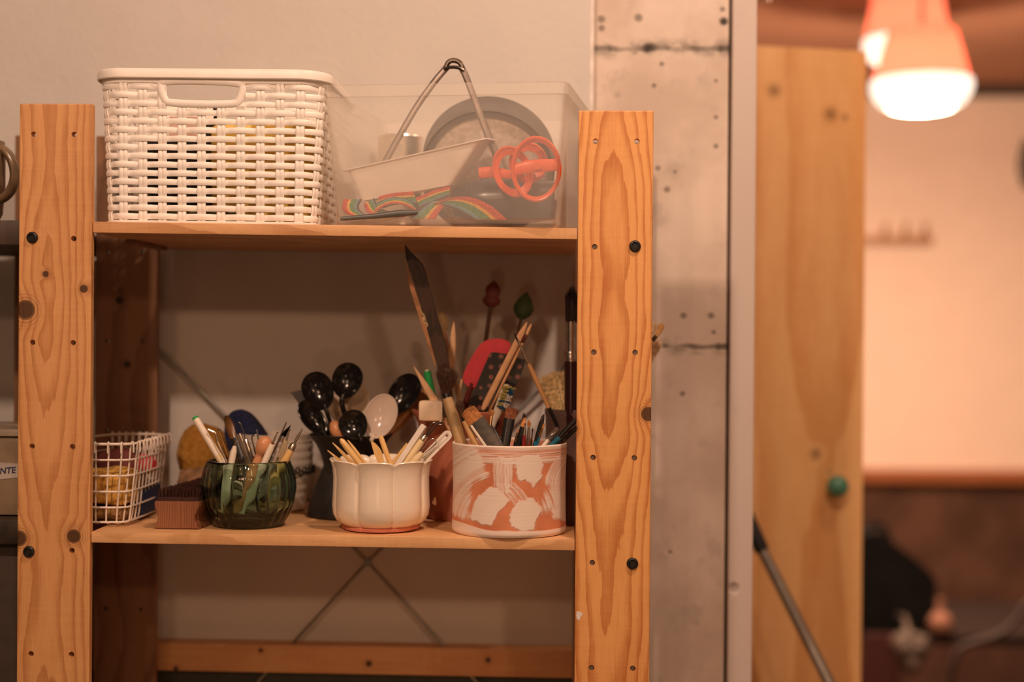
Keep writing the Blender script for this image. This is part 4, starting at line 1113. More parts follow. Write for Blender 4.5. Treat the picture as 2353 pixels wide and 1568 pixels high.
bm = new(); a = P(318, 1108, .105); b = P(343, 1185, .105); box(bm, a.x, b.x, .085, .15, zw0 + .0035, P(0, 1112, .1).z, .003); obj('blue_block', bm, plain('blue_box', (.007, .02, .07), .6), label='dark blue block below the red ball in the wire basket', cat='block')

# ------------------------------------------------------------------ nail brush
nx0, nx1 = P(354, 1217, .026).x, P(456, 1217, .026).x; nz = low(nx0); nh = P(405, 1153, .026).z - nz
nbr = thing('nail_brush', 'wooden scrubbing brush lying bristles up between wire basket and glass jar', 'brush', ((nx0 + nx1) / 2, .06, nz))
m_nb = wood('brush_wood', (.30, .12, .055), (.15, .05, .02), 'Z', .04, freq=420, h0=.01, h1=.03, amt=.9, cones=1)
w_ = nx1 - nx0; ol = [(0, 0), (w_, 0), (w_ * .985, nh * .10), (w_ * .90, nh * .34), (w_ * .90, nh * .50), (w_ * .975, nh * .72), (w_ * 1.0, nh * .86), (w_ * .99, nh), (w_ * .01, nh), (0, nh * .86), (w_ * .025, nh * .72), (w_ * .10, nh * .50), (w_ * .10, nh * .34), (w_ * .015, nh * .10)]
bl = .125
bm = new(); prism(bm, [Vector((nx0 + x, .026, nz + z)) for x, z in ol], bl, (.10, 1, 0), bev=.0008); obj('block', bm, m_nb, nbr)
bm = new(); prism(bm, [Vector((nx0 + w_ * .06, .0285, nz + nh + .0001)), Vector((nx0 + w_ * .98, .0285, nz + nh + .0001)), Vector((nx0 + w_ * .98, .0285, nz + nh + .004)), Vector((nx0 + w_ * .06, .0285, nz + nh + .004))], bl - .006, (.10, 1, 0)); 
m_br = plain('bristle_brown', (.045, .018, .014), .35, .3, 200)
rnd = random.Random(4)
for j in range(26):
    for i in range(12):
        x = nx0 + w_ * (.09 + .86 * i / 11) + .1 * (bl - .01) * j / 25 + rnd.uniform(-.0004, .0004); y = .030 + (bl - .010) * j / 25
        z = nz + nh + .003
        for q in range(3):
            d = Vector((rnd.uniform(-.0008, .0008), rnd.uniform(-.0008, .0008), .0085 + rnd.uniform(-.0008, .0008)))
            tube(bm, [(x, y, z), Vector((x, y, z)) + d], [.0008, .00045], 5)
obj('bristles', bm, m_br, nbr, kind='stuff')
# ------------------------------------------------------------------ tools standing in the pots
def drop(A, B, pot):
    cx, cy, z0, rin = POT[pot]; d = (B - A).normalized(); p = B.copy(); last = p.copy(); seen = False
    for _ in range(400):
        q = p + d * .0006
        rad = math.hypot(q.x - cx, q.y - cy)
        if rad < rin - .003: seen = True
        if q.z < z0 + .0005 or (seen and rad > rin - .0015) or (not seen and (q - B).length > .05): break
        p = q
    return p
TN = (0, -1, 0)
def tool(name, label, cat, A, B, Y, pot, parts, group=None, Yb=None, extra=None, full=None):
    """A = tip pixel, B = pixel where it meets the pot's rim; parts = (name, material, from px, to px or None, [(t, r px)..], flat)"""
    a = P(A[0], A[1], A[2] if len(A) > 2 else Y); b = P(B[0], B[1], B[2] if len(B) > 2 else Y)
    e = full if full else drop(a, b, pot); d = (e - a).normalized(); L = (e - a).length; s = px2m(1, a.y)
    t = thing(name, label, cat, e, group)
    for pt in parts:
        pn, mat, s0, s1, prof = pt[:5]; flat = pt[5] if len(pt) > 5 else 1.; lab = pt[6] if len(pt) > 6 else None
        nr = pt[7] if len(pt) > 7 else TN
        m0 = s0 * s; m1 = L if s1 is None else min(L, s1 * s)
        bm = new(); tube(bm, [a + d * lerp(m0, m1, q) for q, r in prof], [r * s for q, r in prof], 14, flat=flat, nrm=nr)
        o = obj(pn, bm, mat, t)
        if lab: o['label'] = lab
    if extra: extra(t, a, d, s)
    return t
def wire(t, name, px, Y, r, mat, label=None, it=2, closed=False, flat=1):
    bm = new(); pts = PP(px, Y); pts = smooth_poly(pts, it, closed); tube(bm, pts, r, 8, closed=closed, flat=flat); return obj(name, bm, mat, t, label=label)
def hairs(t, name, A, B, ra, rb, mat, n=150, flat=1., r=.00028, jit=.5, Y=.05, seed=1, core=True, taper=.2, tipfn=None):
    """bristles from base B (pixel) to tip A"""
    a = P(A[0], A[1], A[2] if len(A) > 2 else Y); b = P(B[0], B[1], B[2] if len(B) > 2 else Y); d = (a - b); L = d.length; dn = d.normalized()
    u = Vector((0, -1, 0)); u = (u - dn * u.dot(dn)).normalized(); s = dn.cross(u); k = px2m(1, a.y); rnd = random.Random(seed); bm = new()
    if core: tube(bm, [b, b + dn * L * .5, b + dn * L * .86], [ra * k * .9, (ra + rb) / 2 * k * .85, rb * k * .45], 12, flat=flat)
    for i in range(n):
        th = rnd.uniform(0, 2 * math.pi); q = math.sqrt(rnd.random())
        o0 = s * (math.cos(th) * ra * k * q) + u * (math.sin(th) * ra * k * q * flat); o1 = s * (math.cos(th) * rb * k * q) + u * (math.sin(th) * rb * k * q * flat)
        ln = L * (1 - taper * q * q) * (1 - rnd.random() * .12)
        j = (s * rnd.uniform(-1, 1) + u * rnd.uniform(-1, 1) * flat) * (jit * k)
        tube(bm, [b + o0, b + dn * ln * .5 + (o0 + o1) * .5 + j * .3, b + dn * ln + o1 + j], [r, r, r * .35], 4)
    return obj(name, bm, mat, t)
m_pwhite = plain('handle_cream', (.84, .74, .60), .35, .04, 60); m_yel = plain('boxwood_yellow', (.80, .52, .20), .35, .05, 60)
m_pale = plain('handle_pale_yellow', (.82, .66, .38), .4, .05, 60); m_silver = plain('tool_silver', (.62, .56, .48), .22, .1, 90, Metallic=1.0)
m_dsteel = plain('tool_dark_steel', (.16, .14, .12), .3, .1, 90, Metallic=.9); m_blk = plain('handle_black', (.014, .013, .013), .25, .1)
m_wd = plain('stick_wood', (.80, .50, .28), .6, .12, 90); m_wd2 = plain('turned_wood', (.64, .30, .14), .35, .1, 60); m_brass = plain('brass', (.55, .33, .12), .25, .1, Metallic=1.0)
m_green = plain('cap_green', (.025, .38, .09), .4, .05)
JG = 'tools standing in the green glass jar'
cyl = lambda r: [(0, r), (1, r)]
def rod(r, cap=.02): return [(0, r * .55), (cap * .4, r * .9), (cap, r), (1, r)]
# -- glass jar
tool('pen', 'thick white pen with a green end leaning left out of the glass jar', 'pen', (447, 958), (512, 1066), .055, 'jar',
     [('cap', m_green, 0, 5, [(0, 5), (.3, 7), (1, 8)], 1, 'green end'), ('barrel', m_pwhite, 4, None, rod(8.3)), ('collar', m_pale, 104, 118, cyl(8.8))], JG)
def ex(t, a, d, s): wire(t, 'hook', [(478, 987), (488, 992), (495, 994), (497, 1005), (500, 1016), (508, 1034)], .05, .0010, m_silver); 
tool('dental_probe', 'silver probe with a bent flattened tip in front of the white pen', 'probe', (502, 1019), (522, 1064), .05, 'jar', [('shaft', m_silver, 0, None, [(0, 2), (.5, 3), (1, 3)])], JG, extra=ex)
tool('brass_tube', 'thin brass tube leaning left in the glass jar', 'tube', (502, 986), (528, 1060), .062, 'jar', [('tube', m_brass, 0, None, cyl(3.3)), ('sleeve', m_dsteel, -0, 4, cyl(3.6))], JG)
tool('penknife', 'dark brown tortoiseshell handle sticking up in the glass jar', 'handle', (519, 956, .088), (556, 1062, .066), .07, 'jar',
     [('handle', plain('tortoiseshell', (.10, .045, .012), .25, .6, 50), 0, 62, [(0, 3), (.12, 8), (.5, 11), (.9, 9), (1, 7)], .45), ('tang', m_blk, 60, None, [(0, 8), (.3, 7), (1, 5)], .4)], JG)
tool('needle_tool', 'short needle tool with thick white handle at the front of the glass jar', 'needle tool', (545, 998), (531, 1068), .040, 'jar',
     [('needle', m_silver, 0, 32, [(0, .7), (1, 2.2)]), ('handle', m_pwhite, 28, None, [(0, 4), (.08, 7.5), (1, 7.8)])], JG)
tool('steel_file', 'flat steel handle in the middle of the glass jar', 'file', (548, 998), (573, 1066), .062, 'jar',
     [('blade', m_silver, 0, None, [(0, 6), (.05, 7), (1, 6.5)], .35)], JG)
tool('scribe', 'knurled silver scribe with a fine bent needle', 'scribe', (564, 1008), (582, 1066), .056, 'jar',
     [('knurled_grip', m_silver, 0, 32, [(0, 2.5), (.1, 4.8), (1, 5.5)]), ('handle', plain('grip_dark', (.09, .06, .045), .4), 31, None, cyl(5.2))], JG,
     extra=lambda t, a, d, s: wire(t, 'needle', [(549, 971), (553, 973), (556, 983), (560, 996), (564, 1009)], .056, .0006, m_dsteel))
def ex(t, a, d, s): wire(t, 'loop', [(588, 1050), (582, 1020), (578, 1008), (580, 1002), (586, 999), (592, 1001), (594, 1010)], .064, .0007, m_dsteel)
tool('wire_loop_tool', 'thin dark bent wire loop behind the wooden knob in the glass jar', 'loop tool', (587, 1044), (590, 1068), .064, 'jar', [('shaft', m_dsteel, 0, None, cyl(2))], JG, extra=ex)
def ball(t, A, r, Y): 
    bm = new(); sphere(bm, P(A[0], A[1], Y), px2m(r, Y)); obj('ball_tip', bm, m_silver, t)
tool('ball_stylus', 'small ball stylus with pale handle just left of the wooden knob', 'stylus', (590, 990), (604, 1066), .072, 'jar', [('shaft', m_silver, 0, 26, [(0, .9), (1, 2.2)]), ('handle', m_pwhite, 24, None, cyl(4.5))], JG, extra=lambda t, a, d, s: ball(t, (590, 990), 2.2, .072))
tool('wooden_knob_tool', 'polished brown wooden tool with rounded head in the glass jar', 'tool', (614, 1004), (590, 1066), .048, 'jar',
     [('handle', m_wd2, 0, 46, [(0, 4), (.05, 10), (.16, 15.5), (.38, 18), (.62, 17.5), (.82, 16), (.93, 12), (1, 10.5)]), ('shaft', m_wd2, 45, None, [(0, 10.5), (.1, 11), (1, 10)])], JG)
tool('ball_stylus', 'ball stylus with cream handle in front of the wooden knob', 'stylus', (638, 993), (606, 1068), .040, 'jar',
     [('shaft', m_silver, 0, 30, [(0, 1.2), (1, 3)]), ('ferrule', plain('copper', (.45, .17, .09), .3, Metallic=1.0), 27, 33, cyl(3.4)), ('handle', m_pwhite, 31, None, [(0, 6.5), (.05, 7.8), (1, 7.8)])], JG, extra=lambda t, a, d, s: ball(t, (638, 993), 2.8, .040))
tool('long_needle', 'long thin grey needle, tallest on the right side of the glass jar', 'needle', (659, 969), (616, 1066), .046, 'jar', [('needle', m_dsteel, 0, 70, [(0, .5), (.1, 1.6), (1, 1.8)]), ('shaft', m_dsteel, 68, None, cyl(2))], JG)
def ex(t, a, d, s):
    bm = new(); prism(bm, PP([(669, 976), (663, 990), (657, 1004), (649, 1012), (642, 1006), (652, 991)], .05), .0007); obj('blade', bm, plain('blade_steel', (.12, .10, .10), .15, Metallic=1.0), t, smooth=False)
tool('craft_knife', 'craft knife with pointed blade and ribbed clear handle in the glass jar', 'knife', (650, 1003), (626, 1068), .05, 'jar',
     [('collar', m_silver, 0, 14, [(0, 4.5), (1, 6)]), ('handle', plain('clear_handle', (.42, .36, .30), .2, .3, 200), 12, None, cyl(5.8))], JG, extra=ex)
tool('ball_stylus', 'ball stylus just behind the craft knife', 'stylus', (666, 988), (640, 1068), .064, 'jar', [('shaft', m_silver, 0, 30, [(0, 1.4), (1, 3)]), ('handle', m_pale, 27, None, cyl(5.2))], JG, extra=lambda t, a, d, s: ball(t, (666, 988), 2.6, .064))
tool('ball_stylus', 'rightmost stylus in the glass jar with metal ferrule and tapering yellow handle', 'stylus', (694, 987), (652, 1064), .058, 'jar',
     [('shaft', m_silver, 0, 40, [(0, 1.2), (.45, 3.4), (1, 2.6)]), ('ferrule', m_silver, 38, 54, [(0, 5.5), (.2, 7.5), (1, 8.2)]), ('handle', m_yel, 53, None, [(0, 8), (.3, 10), (1, 7)])], JG, extra=lambda t, a, d, s: ball(t, (694, 987), 1.8, .058))
# -- flower pot
FG = 'modelling tools standing in the cream lobed pot'
tool('modelling_tool', 'leftmost yellow boxwood tool with hooked tip, lying low in the cream pot', 'modelling tool', (758, 1040), (795, 1070), .050, 'flower', [('blade', m_yel, -7, None, [(0, 1), (.15, 3.5), (.5, 5), (1, 5)], .6)], FG)
tool('modelling_tool', 'yellow boxwood tool with sharp point, second from left in the cream pot', 'modelling tool', (764, 1018), (815, 1070), .047, 'flower', [('blade', m_yel, 0, None, [(0, 1), (.12, 3.5), (.4, 6), (1, 6)], .6)], FG)
tool('modelling_tool', 'thick yellow boxwood rod with rounded end in the cream pot', 'modelling tool', (782, 1009), (833, 1074), .040, 'flower', [('rod', m_yel, 0, None, [(0, 3), (.03, 6.5), (.1, 7.5), (1, 6)], .9)], FG)
tool('modelling_tool', 'slim yellow boxwood tool behind the thick rounded rod', 'modelling tool', (799, 1012), (846, 1074), .046, 'flower', [('rod', m_yel, 0, None, [(0, 1.5), (.1, 3.5), (1, 4.2)], .8)], FG)
def ex(t, a, d, s):
    bm = new(); prism(bm, smooth_poly(PP([(851, 1012), (864, 1021), (875, 1034), (879, 1048), (884, 1072), (872, 1072), (862, 1050), (857, 1034)], .060), 1), .0022, bev=.0006); obj('blade', bm, m_yel, t)
tool('modelling_knife', 'yellow boxwood knife with leaf shaped blade in the middle of the cream pot', 'modelling tool', (872, 1050), (879, 1074), .061, 'flower', [('handle', m_yel, 0, None, cyl(5), .5)], FG, extra=ex)
tool('modelling_tool', 'yellow boxwood rod with flat rounded top right of the leaf blade', 'modelling tool', (874, 1002), (897, 1068), .063, 'flower', [('rod', m_yel, 0, None, [(0, 3.5), (.04, 6), (.4, 6), (1, 5.5)], .6)], FG)
tool('modelling_tool', 'yellow boxwood tool mostly hidden behind the white bar', 'modelling tool', (936, 1020), (900, 1070), .062, 'flower', [('rod', m_yel, 0, None, [(0, 3), (.15, 4.5), (1, 4.5)], .6)], FG)
def bar_ex(t, a, d, s):
    e = drop(a, P(911, 1074, .042), 'flower'); sd = d.cross(Vector((0, -1, 0))).normalized(); h = 6.6 * s; R1 = Matrix.Rotation(R(22), 3, d)
    bm = new(); x_, y_ = R1 @ sd * h, R1 @ Vector((0, -1, 0)) * h * .8
    rings = [[bm.verts.new(p + x_ * i + y_ * j) for i, j in ((-1, -1), (1, -1), (1, 1), (-1, 1))] for p in (a, e)]
    ring_faces(bm, rings); bmesh.ops.bevel(bm, geom=bm.edges[:], offset=.0003, segments=1, affect='EDGES'); obj('bar', bm, plain('bar_white', (.84, .76, .66), .5, .04), t)
tool('white_bar', 'square white plaster bar leaning right out of the cream pot', 'bar', (975, 978), (911, 1074), .042, 'flower', [], FG, extra=bar_ex)
def ex(t, a, d, s):
    wire(t, 'wire_loop', [(978, 1003), (984, 990), (990, 978), (996, 971), (1003, 973), (1004, 979)], .046, .0009, m_dsteel); wire(t, 'wire_loop', [(981, 1004), (992, 990), (1005, 974), (1012, 968), (1017, 970), (1016, 977), (1008, 976)], .046, .0009, m_dsteel)
tool('loop_tool', 'loop tool with dark wire loops, metal ferrule and pale wooden handle', 'loop tool', (978, 1001), (926, 1074), .044, 'flower',
     [('ferrule', m_silver, 0, 13, [(0, 5), (.2, 7), (1, 7.6)]), ('handle', m_pale, 12, None, [(0, 6.5), (.05, 8.5), (.5, 9), (1, 9)])], FG, extra=ex)
def ex(t, a, d, s):
    wire(t, 'wire_loop', [(968, 1038), (980, 1023), (988, 1012), (994, 1008), (1001, 1010), (1003, 1017), (996, 1025), (975, 1043)], .036, .0004, m_silver)
tool('loop_tool', 'turned wooden loop tool with fine bright wire loop at the right of the cream pot', 'loop tool', (970, 1041), (938, 1076), .036, 'flower',
     [('handle', m_pale, 0, None, [(0, 6), (.08, 9), (.2, 9.5), (.26, 7), (.4, 8), (1, 9)])], FG, extra=ex)
bm = new(); a = P(1035, 993, .05); b = P(968, 1062, .05); e = drop(a, b, 'flower'); t = thing('plastic_scraper', 'white plastic handle with a slot and hole, leaning furthest right in the cream pot', 'scraper', e, FG)
d = (e - a).normalized(); side = d.cross(Vector((0, -1, 0))).normalized(); s = px2m(1, .05)
def capsule(a, d, side, L, w, w2, n=10):
    return [a + d * w + (side * math.cos(t_) * w - d * math.sin(t_) * w) for t_ in [math.pi * k / n for k in range(n + 1)]] + [a + d * L - side * w2, a + d * L + side * w2]
out_ = capsule(a, d, side, (e - a).length, 11 * s, 9 * s); inn = capsule(a + d * (5 * s), d, side, 84 * s, 5.4 * s, 4.5 * s)
lv = [(0, .0), (.0, .0028)]
O = [[bm.verts.new(p + Vector((0, y, 0))) for p in out_] for y in (-.0014, .0014)]; I = [[bm.verts.new(p + Vector((0, y, 0))) for p in inn] for y in (-.0014, .0014)]
n = len(out_)
for i in range(n):
    j = (i + 1) % n
    bm.faces.new((O[0][i], O[0][j], O[1][j], O[1][i])); bm.faces.new((I[0][j], I[0][i], I[1][i], I[1][j])); bm.faces.new((O[0][j], O[0][i], I[0][i], I[0][j])); bm.faces.new((O[1][i], O[1][j], I[1][j], I[1][i]))
obj('frame', bm, plain('bar_white', (.84, .76, .66)), t)
bm = new(); q = [p + Vector((0, .0005, 0)) for p in inn]
h0 = a + d * (12 * s)
web = [p for p in inn]; 
Ow = [bm.verts.new(p + Vector((0, -.0002, 0))) for p in web]; Iw = [bm.verts.new(h0 + (side * math.cos(t_) + -d * math.sin(t_)) * 3 * s + Vector((0, -.0002, 0))) for t_ in [math.pi * k / 10 for k in range(11)] ] + [bm.verts.new(h0 + (side * math.cos(t_) - d * math.sin(t_)) * 3 * s + Vector((0, -.0002, 0))) for t_ in (math.pi * 1.33, math.pi * 1.66)]
for i in range(n): j = (i + 1) % n; bm.faces.new((Ow[i], Ow[j], Iw[j], Iw[i]))
o = obj('web', bm, plain('web_white', (.74, .66, .57)), t); md = o.modifiers.new('s', 'SOLIDIFY'); md.thickness = .0008

# -- spoons in the black vase
m_sblk = plain('spoon_black', (.010, .009, .009), .16, .05); m_swht = plain('spoon_white', (.78, .66, .57), .15, .03)
def spoon(name, label, ctr, ax, a, b, Y, dep, mat, hand_to, face=(0, -1, .15), egg=.12, group='spoons in the black vase', hw=5, lean=0, hmat=None, back=False):
    c = P(ctr[0], ctr[1], Y); s = px2m(1, Y); A = Vector((math.sin(R(ax)), 0, math.cos(R(ax)))); n = Vector(face).normalized(); A = (A - n * A.dot(n)).normalized(); S = A.cross(n).normalized()
    a, b, dep = a * s, b * s, dep * s
    t = thing(name, label, 'spoon', (c.x, c.y, c.z - a), group)
    bm = new(); N = 40; K = 10
    def ptf(u, th, off):
        e = 1 + egg * math.cos(th); x = b * u * math.sin(th) * e; y = a * u * math.cos(th)
        return c + S * x + A * y - n * (dep * (1 - u ** 2.2)) * (1) + n * off
    rings = []
    for k in range(K): rings.append([bm.verts.new(ptf(max(.02, k / (K - 1)), 2 * math.pi * i / N, .0)) for i in range(N)])
    rings.append([bm.verts.new(ptf(1.03, 2 * math.pi * i / N, -.0003)) for i in range(N)])
    for k in reversed(range(K)): rings.append([bm.verts.new(ptf(max(.02, k / (K - 1)) * 1.0, 2 * math.pi * i / N, -.0013)) for i in range(N)])
    ring_faces(bm, rings); tube(bm, [ptf(1.01, 2 * math.pi * i / 48, -.0005) for i in range(48)], .0010, 8, closed=True, nrm=tuple(n))
    obj('bowl', bm, mat, t)
    st = c - A * a * .98; pb = P(hand_to[0], hand_to[1], hand_to[2]); e = drop(st, pb, 'vase')
    bm = new(); pts = smooth_poly([st + A * .004 - n * .0014, st - A * .006, pb, e], 2, False); K = len(pts)
    tube(bm, pts, [s * hw * (1.5 - .5 * min(1, i / 3)) for i in range(K)], 12, flat=.45); obj('handle', bm, hmat or mat, t)
    return t
spoon('spoon', 'large glossy black spoon leaning left, higher of the two leftmost in the vase', (731, 899), -24, 44, 34, .128, 15, m_sblk, (768, 1002, .135))
spoon('spoon', 'topmost glossy black spoon standing upright in the vase', (797, 875), 14, 40, 33, .140, 15, m_sblk, (808, 1000, .145), hw=6)
spoon('spoon', 'glossy black spoon seen from the side, lowest at the left rim of the vase', (719, 961), -36, 45, 24, .120, 16, m_sblk, (757, 1003, .128), face=(.45, -1, .35))
spoon('spoon', 'round black spoon lying in front at the rim of the vase', (812, 977), -28, 33, 31, .104, 13, m_sblk, (822, 1010, .122))
spoon('spoon', 'glossy black spoon leaning right behind the white spoons', (926, 906), 33, 50, 33, .150, 16, m_sblk, (882, 1000, .150), face=(-.2, -1, .2))
spoon('spoon', 'pale pinkish white spoon leaning right in front', (874, 957), 19, 51, 35, .118, 14, m_swht, (850, 1010, .130), egg=.05)
spoon('spoon', 'large white spoon behind the topmost black spoon', (800, 925), 8, 52, 46, .168, 10, plain('spoon_cream', (.86, .70, .52), .3), (806, 1005, .16), egg=.05)
t = tool('wooden_egg_handle', 'brown wooden egg shaped handle end at the front rim of the black vase', 'handle', (764, 968), (783, 1006), .116, 'vase', [('handle', m_wd2, 0, 44, [(0, 5), (.12, 11), (.3, 15), (.5, 17), (.75, 16), (1, 12)]), ('shaft', m_wd2, 43, 75, [(0, 12), (.4, 5), (1, 4)])], 'handles in the black vase')
tool('wooden_spatula', 'long orange brown wooden handle leaning right behind the black spoon', 'handle', (985, 902, .185), (890, 1000, .165), .18, 'vase', [('handle', plain('handle_orange', (.52, .24, .07), .4), 0, None, [(0, 14), (.2, 12), (.45, 8), (1, 7)], .6)], 'handles in the black vase')
bm = new(); prism(bm, PP([(667, 902), (702, 894), (722, 926), (745, 960), (768, 1000), (752, 1004), (700, 946)], .165), .0018, bev=.0004); obj('grey_scraper', bm, plain('scraper_grey', (.075, .065, .055), .5), label='grey square cornered scraper behind the leftmost black spoon', cat='scraper', smooth=False)

# -- terracotta pot
TG = 'sticks and spatulas in the terracotta pot'
def plate(name, label, cat, poly, Y, th, mat, bev=.0006, group=TG, sm=1, dy=0, pname='blade', ym=None):
    pts = PP(poly, Y)
    if dy:                                            # lean back with height
        z0 = min(p.z for p in pts); H_ = max(p.z for p in pts) - z0
        pts = [P(q[0], q[1], Y + dy * (p.z - z0) / H_) for q, p in zip(poly, pts)]
    t = thing(name, label, cat, (sum(p.x for p in pts) / len(pts), Y, min(p.z for p in pts)), group)
    bm = new(); prism(bm, smooth_poly(pts, sm) if sm else pts, th, bev=bev); obj(pname, bm, mat, t); return t
m_burn = wood('bamboo_dark', (.055, .026, .015), (.014, .008, .006), 'Z', 0, freq=400, h0=.3, h1=.05, amt=.8, rough=.3)
m_bedge = plain('bamboo_edge', (.36, .17, .07), .45, .4, 60)
t = plate('bamboo_strip', 'tall dark split bamboo strip with diagonal cut tip nearly reaching the upper shelf', 'bamboo strip',
          [(930, 561), (940, 575), (970, 606), (977, 622), (1004, 725), (1027, 798), (1025, 815), (1040, 915), (1046, 960), (1020, 960), (1004, 840), (975, 740), (955, 660), (938, 612), (932, 590)], .085, .006, m_burn, .0012, dy=-.012, sm=0)
bm = new(); pts = [(934, 602), (944, 640), (962, 690), (978, 745), (990, 790), (1003, 838), (999, 840), (984, 795), (968, 745), (950, 690), (936, 640)]
z0 = P(1020, 960, .085).z; H_ = P(930, 561, .085).z - z0
prism(bm, [P(q[0], q[1], .084 - .012 * (P(q[0], q[1], .085).z - z0) / H_) for q in pts], .0012); obj('cut_edge', bm, m_bedge, t, smooth=False, label='light brown cut edge')
bm = new(); prism(bm, [P(q[0], q[1], .0865 - .012 * (P(q[0], q[1], .085).z - z0) / H_ - .003) for q in [(965, 712), (975, 722), (984, 748), (981, 753), (972, 738)]], .001); obj('worn_patch', bm, plain('wear_pale', (.42, .30, .16), .8, .6, 300), t, smooth=False)
def ex(t, a, d, s):
    bm = new(); sphere(bm, a + d * (24 * s), 15 * s, .0045, 24 * s, M=Matrix.Rotation(R(-12), 3, 'Y')); obj('bowl', bm, m_pale, t)
tool('wooden_spoon', 'small round headed wooden spoon behind the dark bamboo strip', 'spoon', (1010, 718, .165), (1062, 950, .16), .16, 'terra', [('handle', m_wd, 30, None, cyl(5))], TG, extra=ex)
tool('bamboo_skewer', 'pointed pale bamboo stick right of the dark bamboo strip', 'stick', (1043, 738), (1030, 950), .135, 'terra', [('stick', m_wd, 0, None, [(0, 1), (.06, 5.5), (.14, 8.5), (1, 8)], .5)], TG)
m_mar = plain('rubber_maroon', (.17, .035, .03), .6, .1)
tool('rubber_kidney', 'maroon double bulb tool at the back, left of the green leaf', 'tool', (1136, 645, .185), (1092, 955, .17), .18, 'terra',
     [('head', m_mar, 0, 62, [(0, 1), (.1, 8), (.25, 16), (.42, 18), (.55, 15), (.62, 16), (.72, 21), (.85, 20), (1, 9)], .6), ('stick', plain('stick_brown', (.12, .055, .03), .6), 58, None, cyl(5))], TG)
tool('green_leaf_tool', 'dark green drop shaped rubber tool standing at the back of the terracotta pot', 'tool', (1211, 671, .19), (1150, 955, .16), .18, 'terra',
     [('head', plain('rubber_green', (.04, .085, .022), .6, .1), 0, 67, [(0, 1), (.15, 9), (.35, 18), (.58, 23.5), (.78, 20), (.93, 11), (1, 4)], .5), ('stick', plain('stick_brown', (.12, .055, .03)), 62, None, cyl(3.5))], TG)
m_red = plain('silicone_red', (.62, .035, .05), .6, .06, 80)
t = plate('silicone_spatula', 'bright red silicone spatula with rounded head in the terracotta pot', 'spatula', [(1063, 868), (1068, 850), (1092, 806), (1108, 786), (1130, 778), (1155, 779), (1171, 786), (1174, 795), (1168, 815), (1140, 850), (1112, 884), (1090, 895), (1075, 888), (1064, 878)], .118, .005, m_red, .0014, sm=2, pname='head')
a = P(1085, 880, .1205); b = P(1062, 950, .125); e = drop(a, b, 'terra'); bm = new(); tube(bm, [a, e], .0034, 12); obj('handle', bm, plain('clear_red', (.14, .03, .025), .2, .1), t, label='dark red translucent handle')
def dots_mat(name, base):
    M = Mat(name, base, .25); v = M.nt.nodes.new('ShaderNodeTexVoronoi'); v.inputs['Scale'].default_value = 95; v.inputs['Randomness'].default_value = .25
    M.xyz(); M.nt.links.new(M._tc, v.inputs['Vector']); e = E(M.nt, v.outputs['Distance']); n = M.noise(scale=60, detail=1)
    M.col(M.mix(e.ss(.27, .21) * .9, base, (.24, .09, .07))); return M.m
m_dots = dots_mat('black_dotted', (.018, .014, .012))
plate('dotted_ruler', 'black flat strip with reddish dots, front one beside the red spatula', 'strip', [(1126, 811), (1138, 810), (1182, 816), (1180, 826), (1100, 985), (1055, 985), (1080, 920)], .106, .0022, m_dots, .0004, sm=0)
plate('dotted_ruler', 'second black dotted strip, right behind the wooden sticks', 'strip', [(1180, 818), (1208, 828), (1198, 860), (1140, 985), (1100, 985)], .114, .002, m_dots, .0004, sm=0)
sticks_m = plain('pine_stick', (.74, .42, .21), .6, .1, 80)
t = tool('wooden_stick', 'flat wooden stick with slanted tip, longer of the two side by side', 'stick', (1211, 741, .095), (1104, 952, .108), .10, 'terra', [('stick', sticks_m, 0, None, [(0, 1.5), (.06, 7), (1, 7.5)], .45)], TG)
tool('wooden_stick', 'narrow wooden stick with burnt mark tight against the flat one', 'stick', (1221, 745, .099), (1120, 952, .112), .10, 'terra', [('stick', sticks_m, 0, None, [(0, 2), (.03, 4), (1, 4)], .9), ('burnt_mark', plain('burnt', (.12, .03, .015), .5, .5), 22, 48, [(0, 3), (.3, 4.5), (.8, 4.4), (1, 4)], .95)], TG)
m_tb = plain('brush_white', (.70, .62, .50), .4, .08, 60)
def ex(t, a, d, s):
    rnd = random.Random(3); mats = [plain('bristle_blue', (.012, .10, .20), .6), plain('bristle_white', (.74, .68, .58), .6), plain('bristle_yellow', (.52, .44, .13), .6)]
    side = d.cross(Vector((0, -1, 0))).normalized()
    for mi, nm in enumerate(('blue', 'white', 'yellow')):
        bm = new()
        for r_ in range(11):
            for c_ in range(4):
                pick = 0 if (r_ in (1, 2, 3) and c_ < 3) or r_ == 7 or r_ == 10 else (2 if c_ == 3 or r_ == 0 else 1)
                if pick != mi: continue
                p = a + d * (7 + r_ * 5) * s + side * ((c_ - 1.5) * 4.2) * s
                for q in range(5): 
                    o = Vector((rnd.uniform(-1, 1), 0, rnd.uniform(-1, 1))) * 1.8 * s
                    tube(bm, [p + o, p + o * 1.5 + Vector((.006, -.010, 0)) + Vector((rnd.uniform(-.8, .8), 0, rnd.uniform(-.8, .8))) * s * 2], [.0005, .0004], 4)
        obj('bristles', bm, mats[mi], t, label=nm + ' bristles')
tool('toothbrush', 'white toothbrush with blue and yellow bristles leaning in the terracotta pot', 'toothbrush', (1165, 884, .098), (1140, 955, .104), .10, 'terra', [('head', m_tb, 0, None, [(0, 5), (.08, 9), (.35, 10), (.5, 7), (1, 5)], .4)], TG, extra=ex)
tool('pointed_stick', 'pale leaf shaped wooden stick leaning left over the terracotta rim', 'stick', (951, 843, .088), (1016, 950, .098), .09, 'terra', [('stick', m_wd, 0, None, [(0, 1), (.2, 7), (.45, 9.5), (1, 8)], .45)], TG)
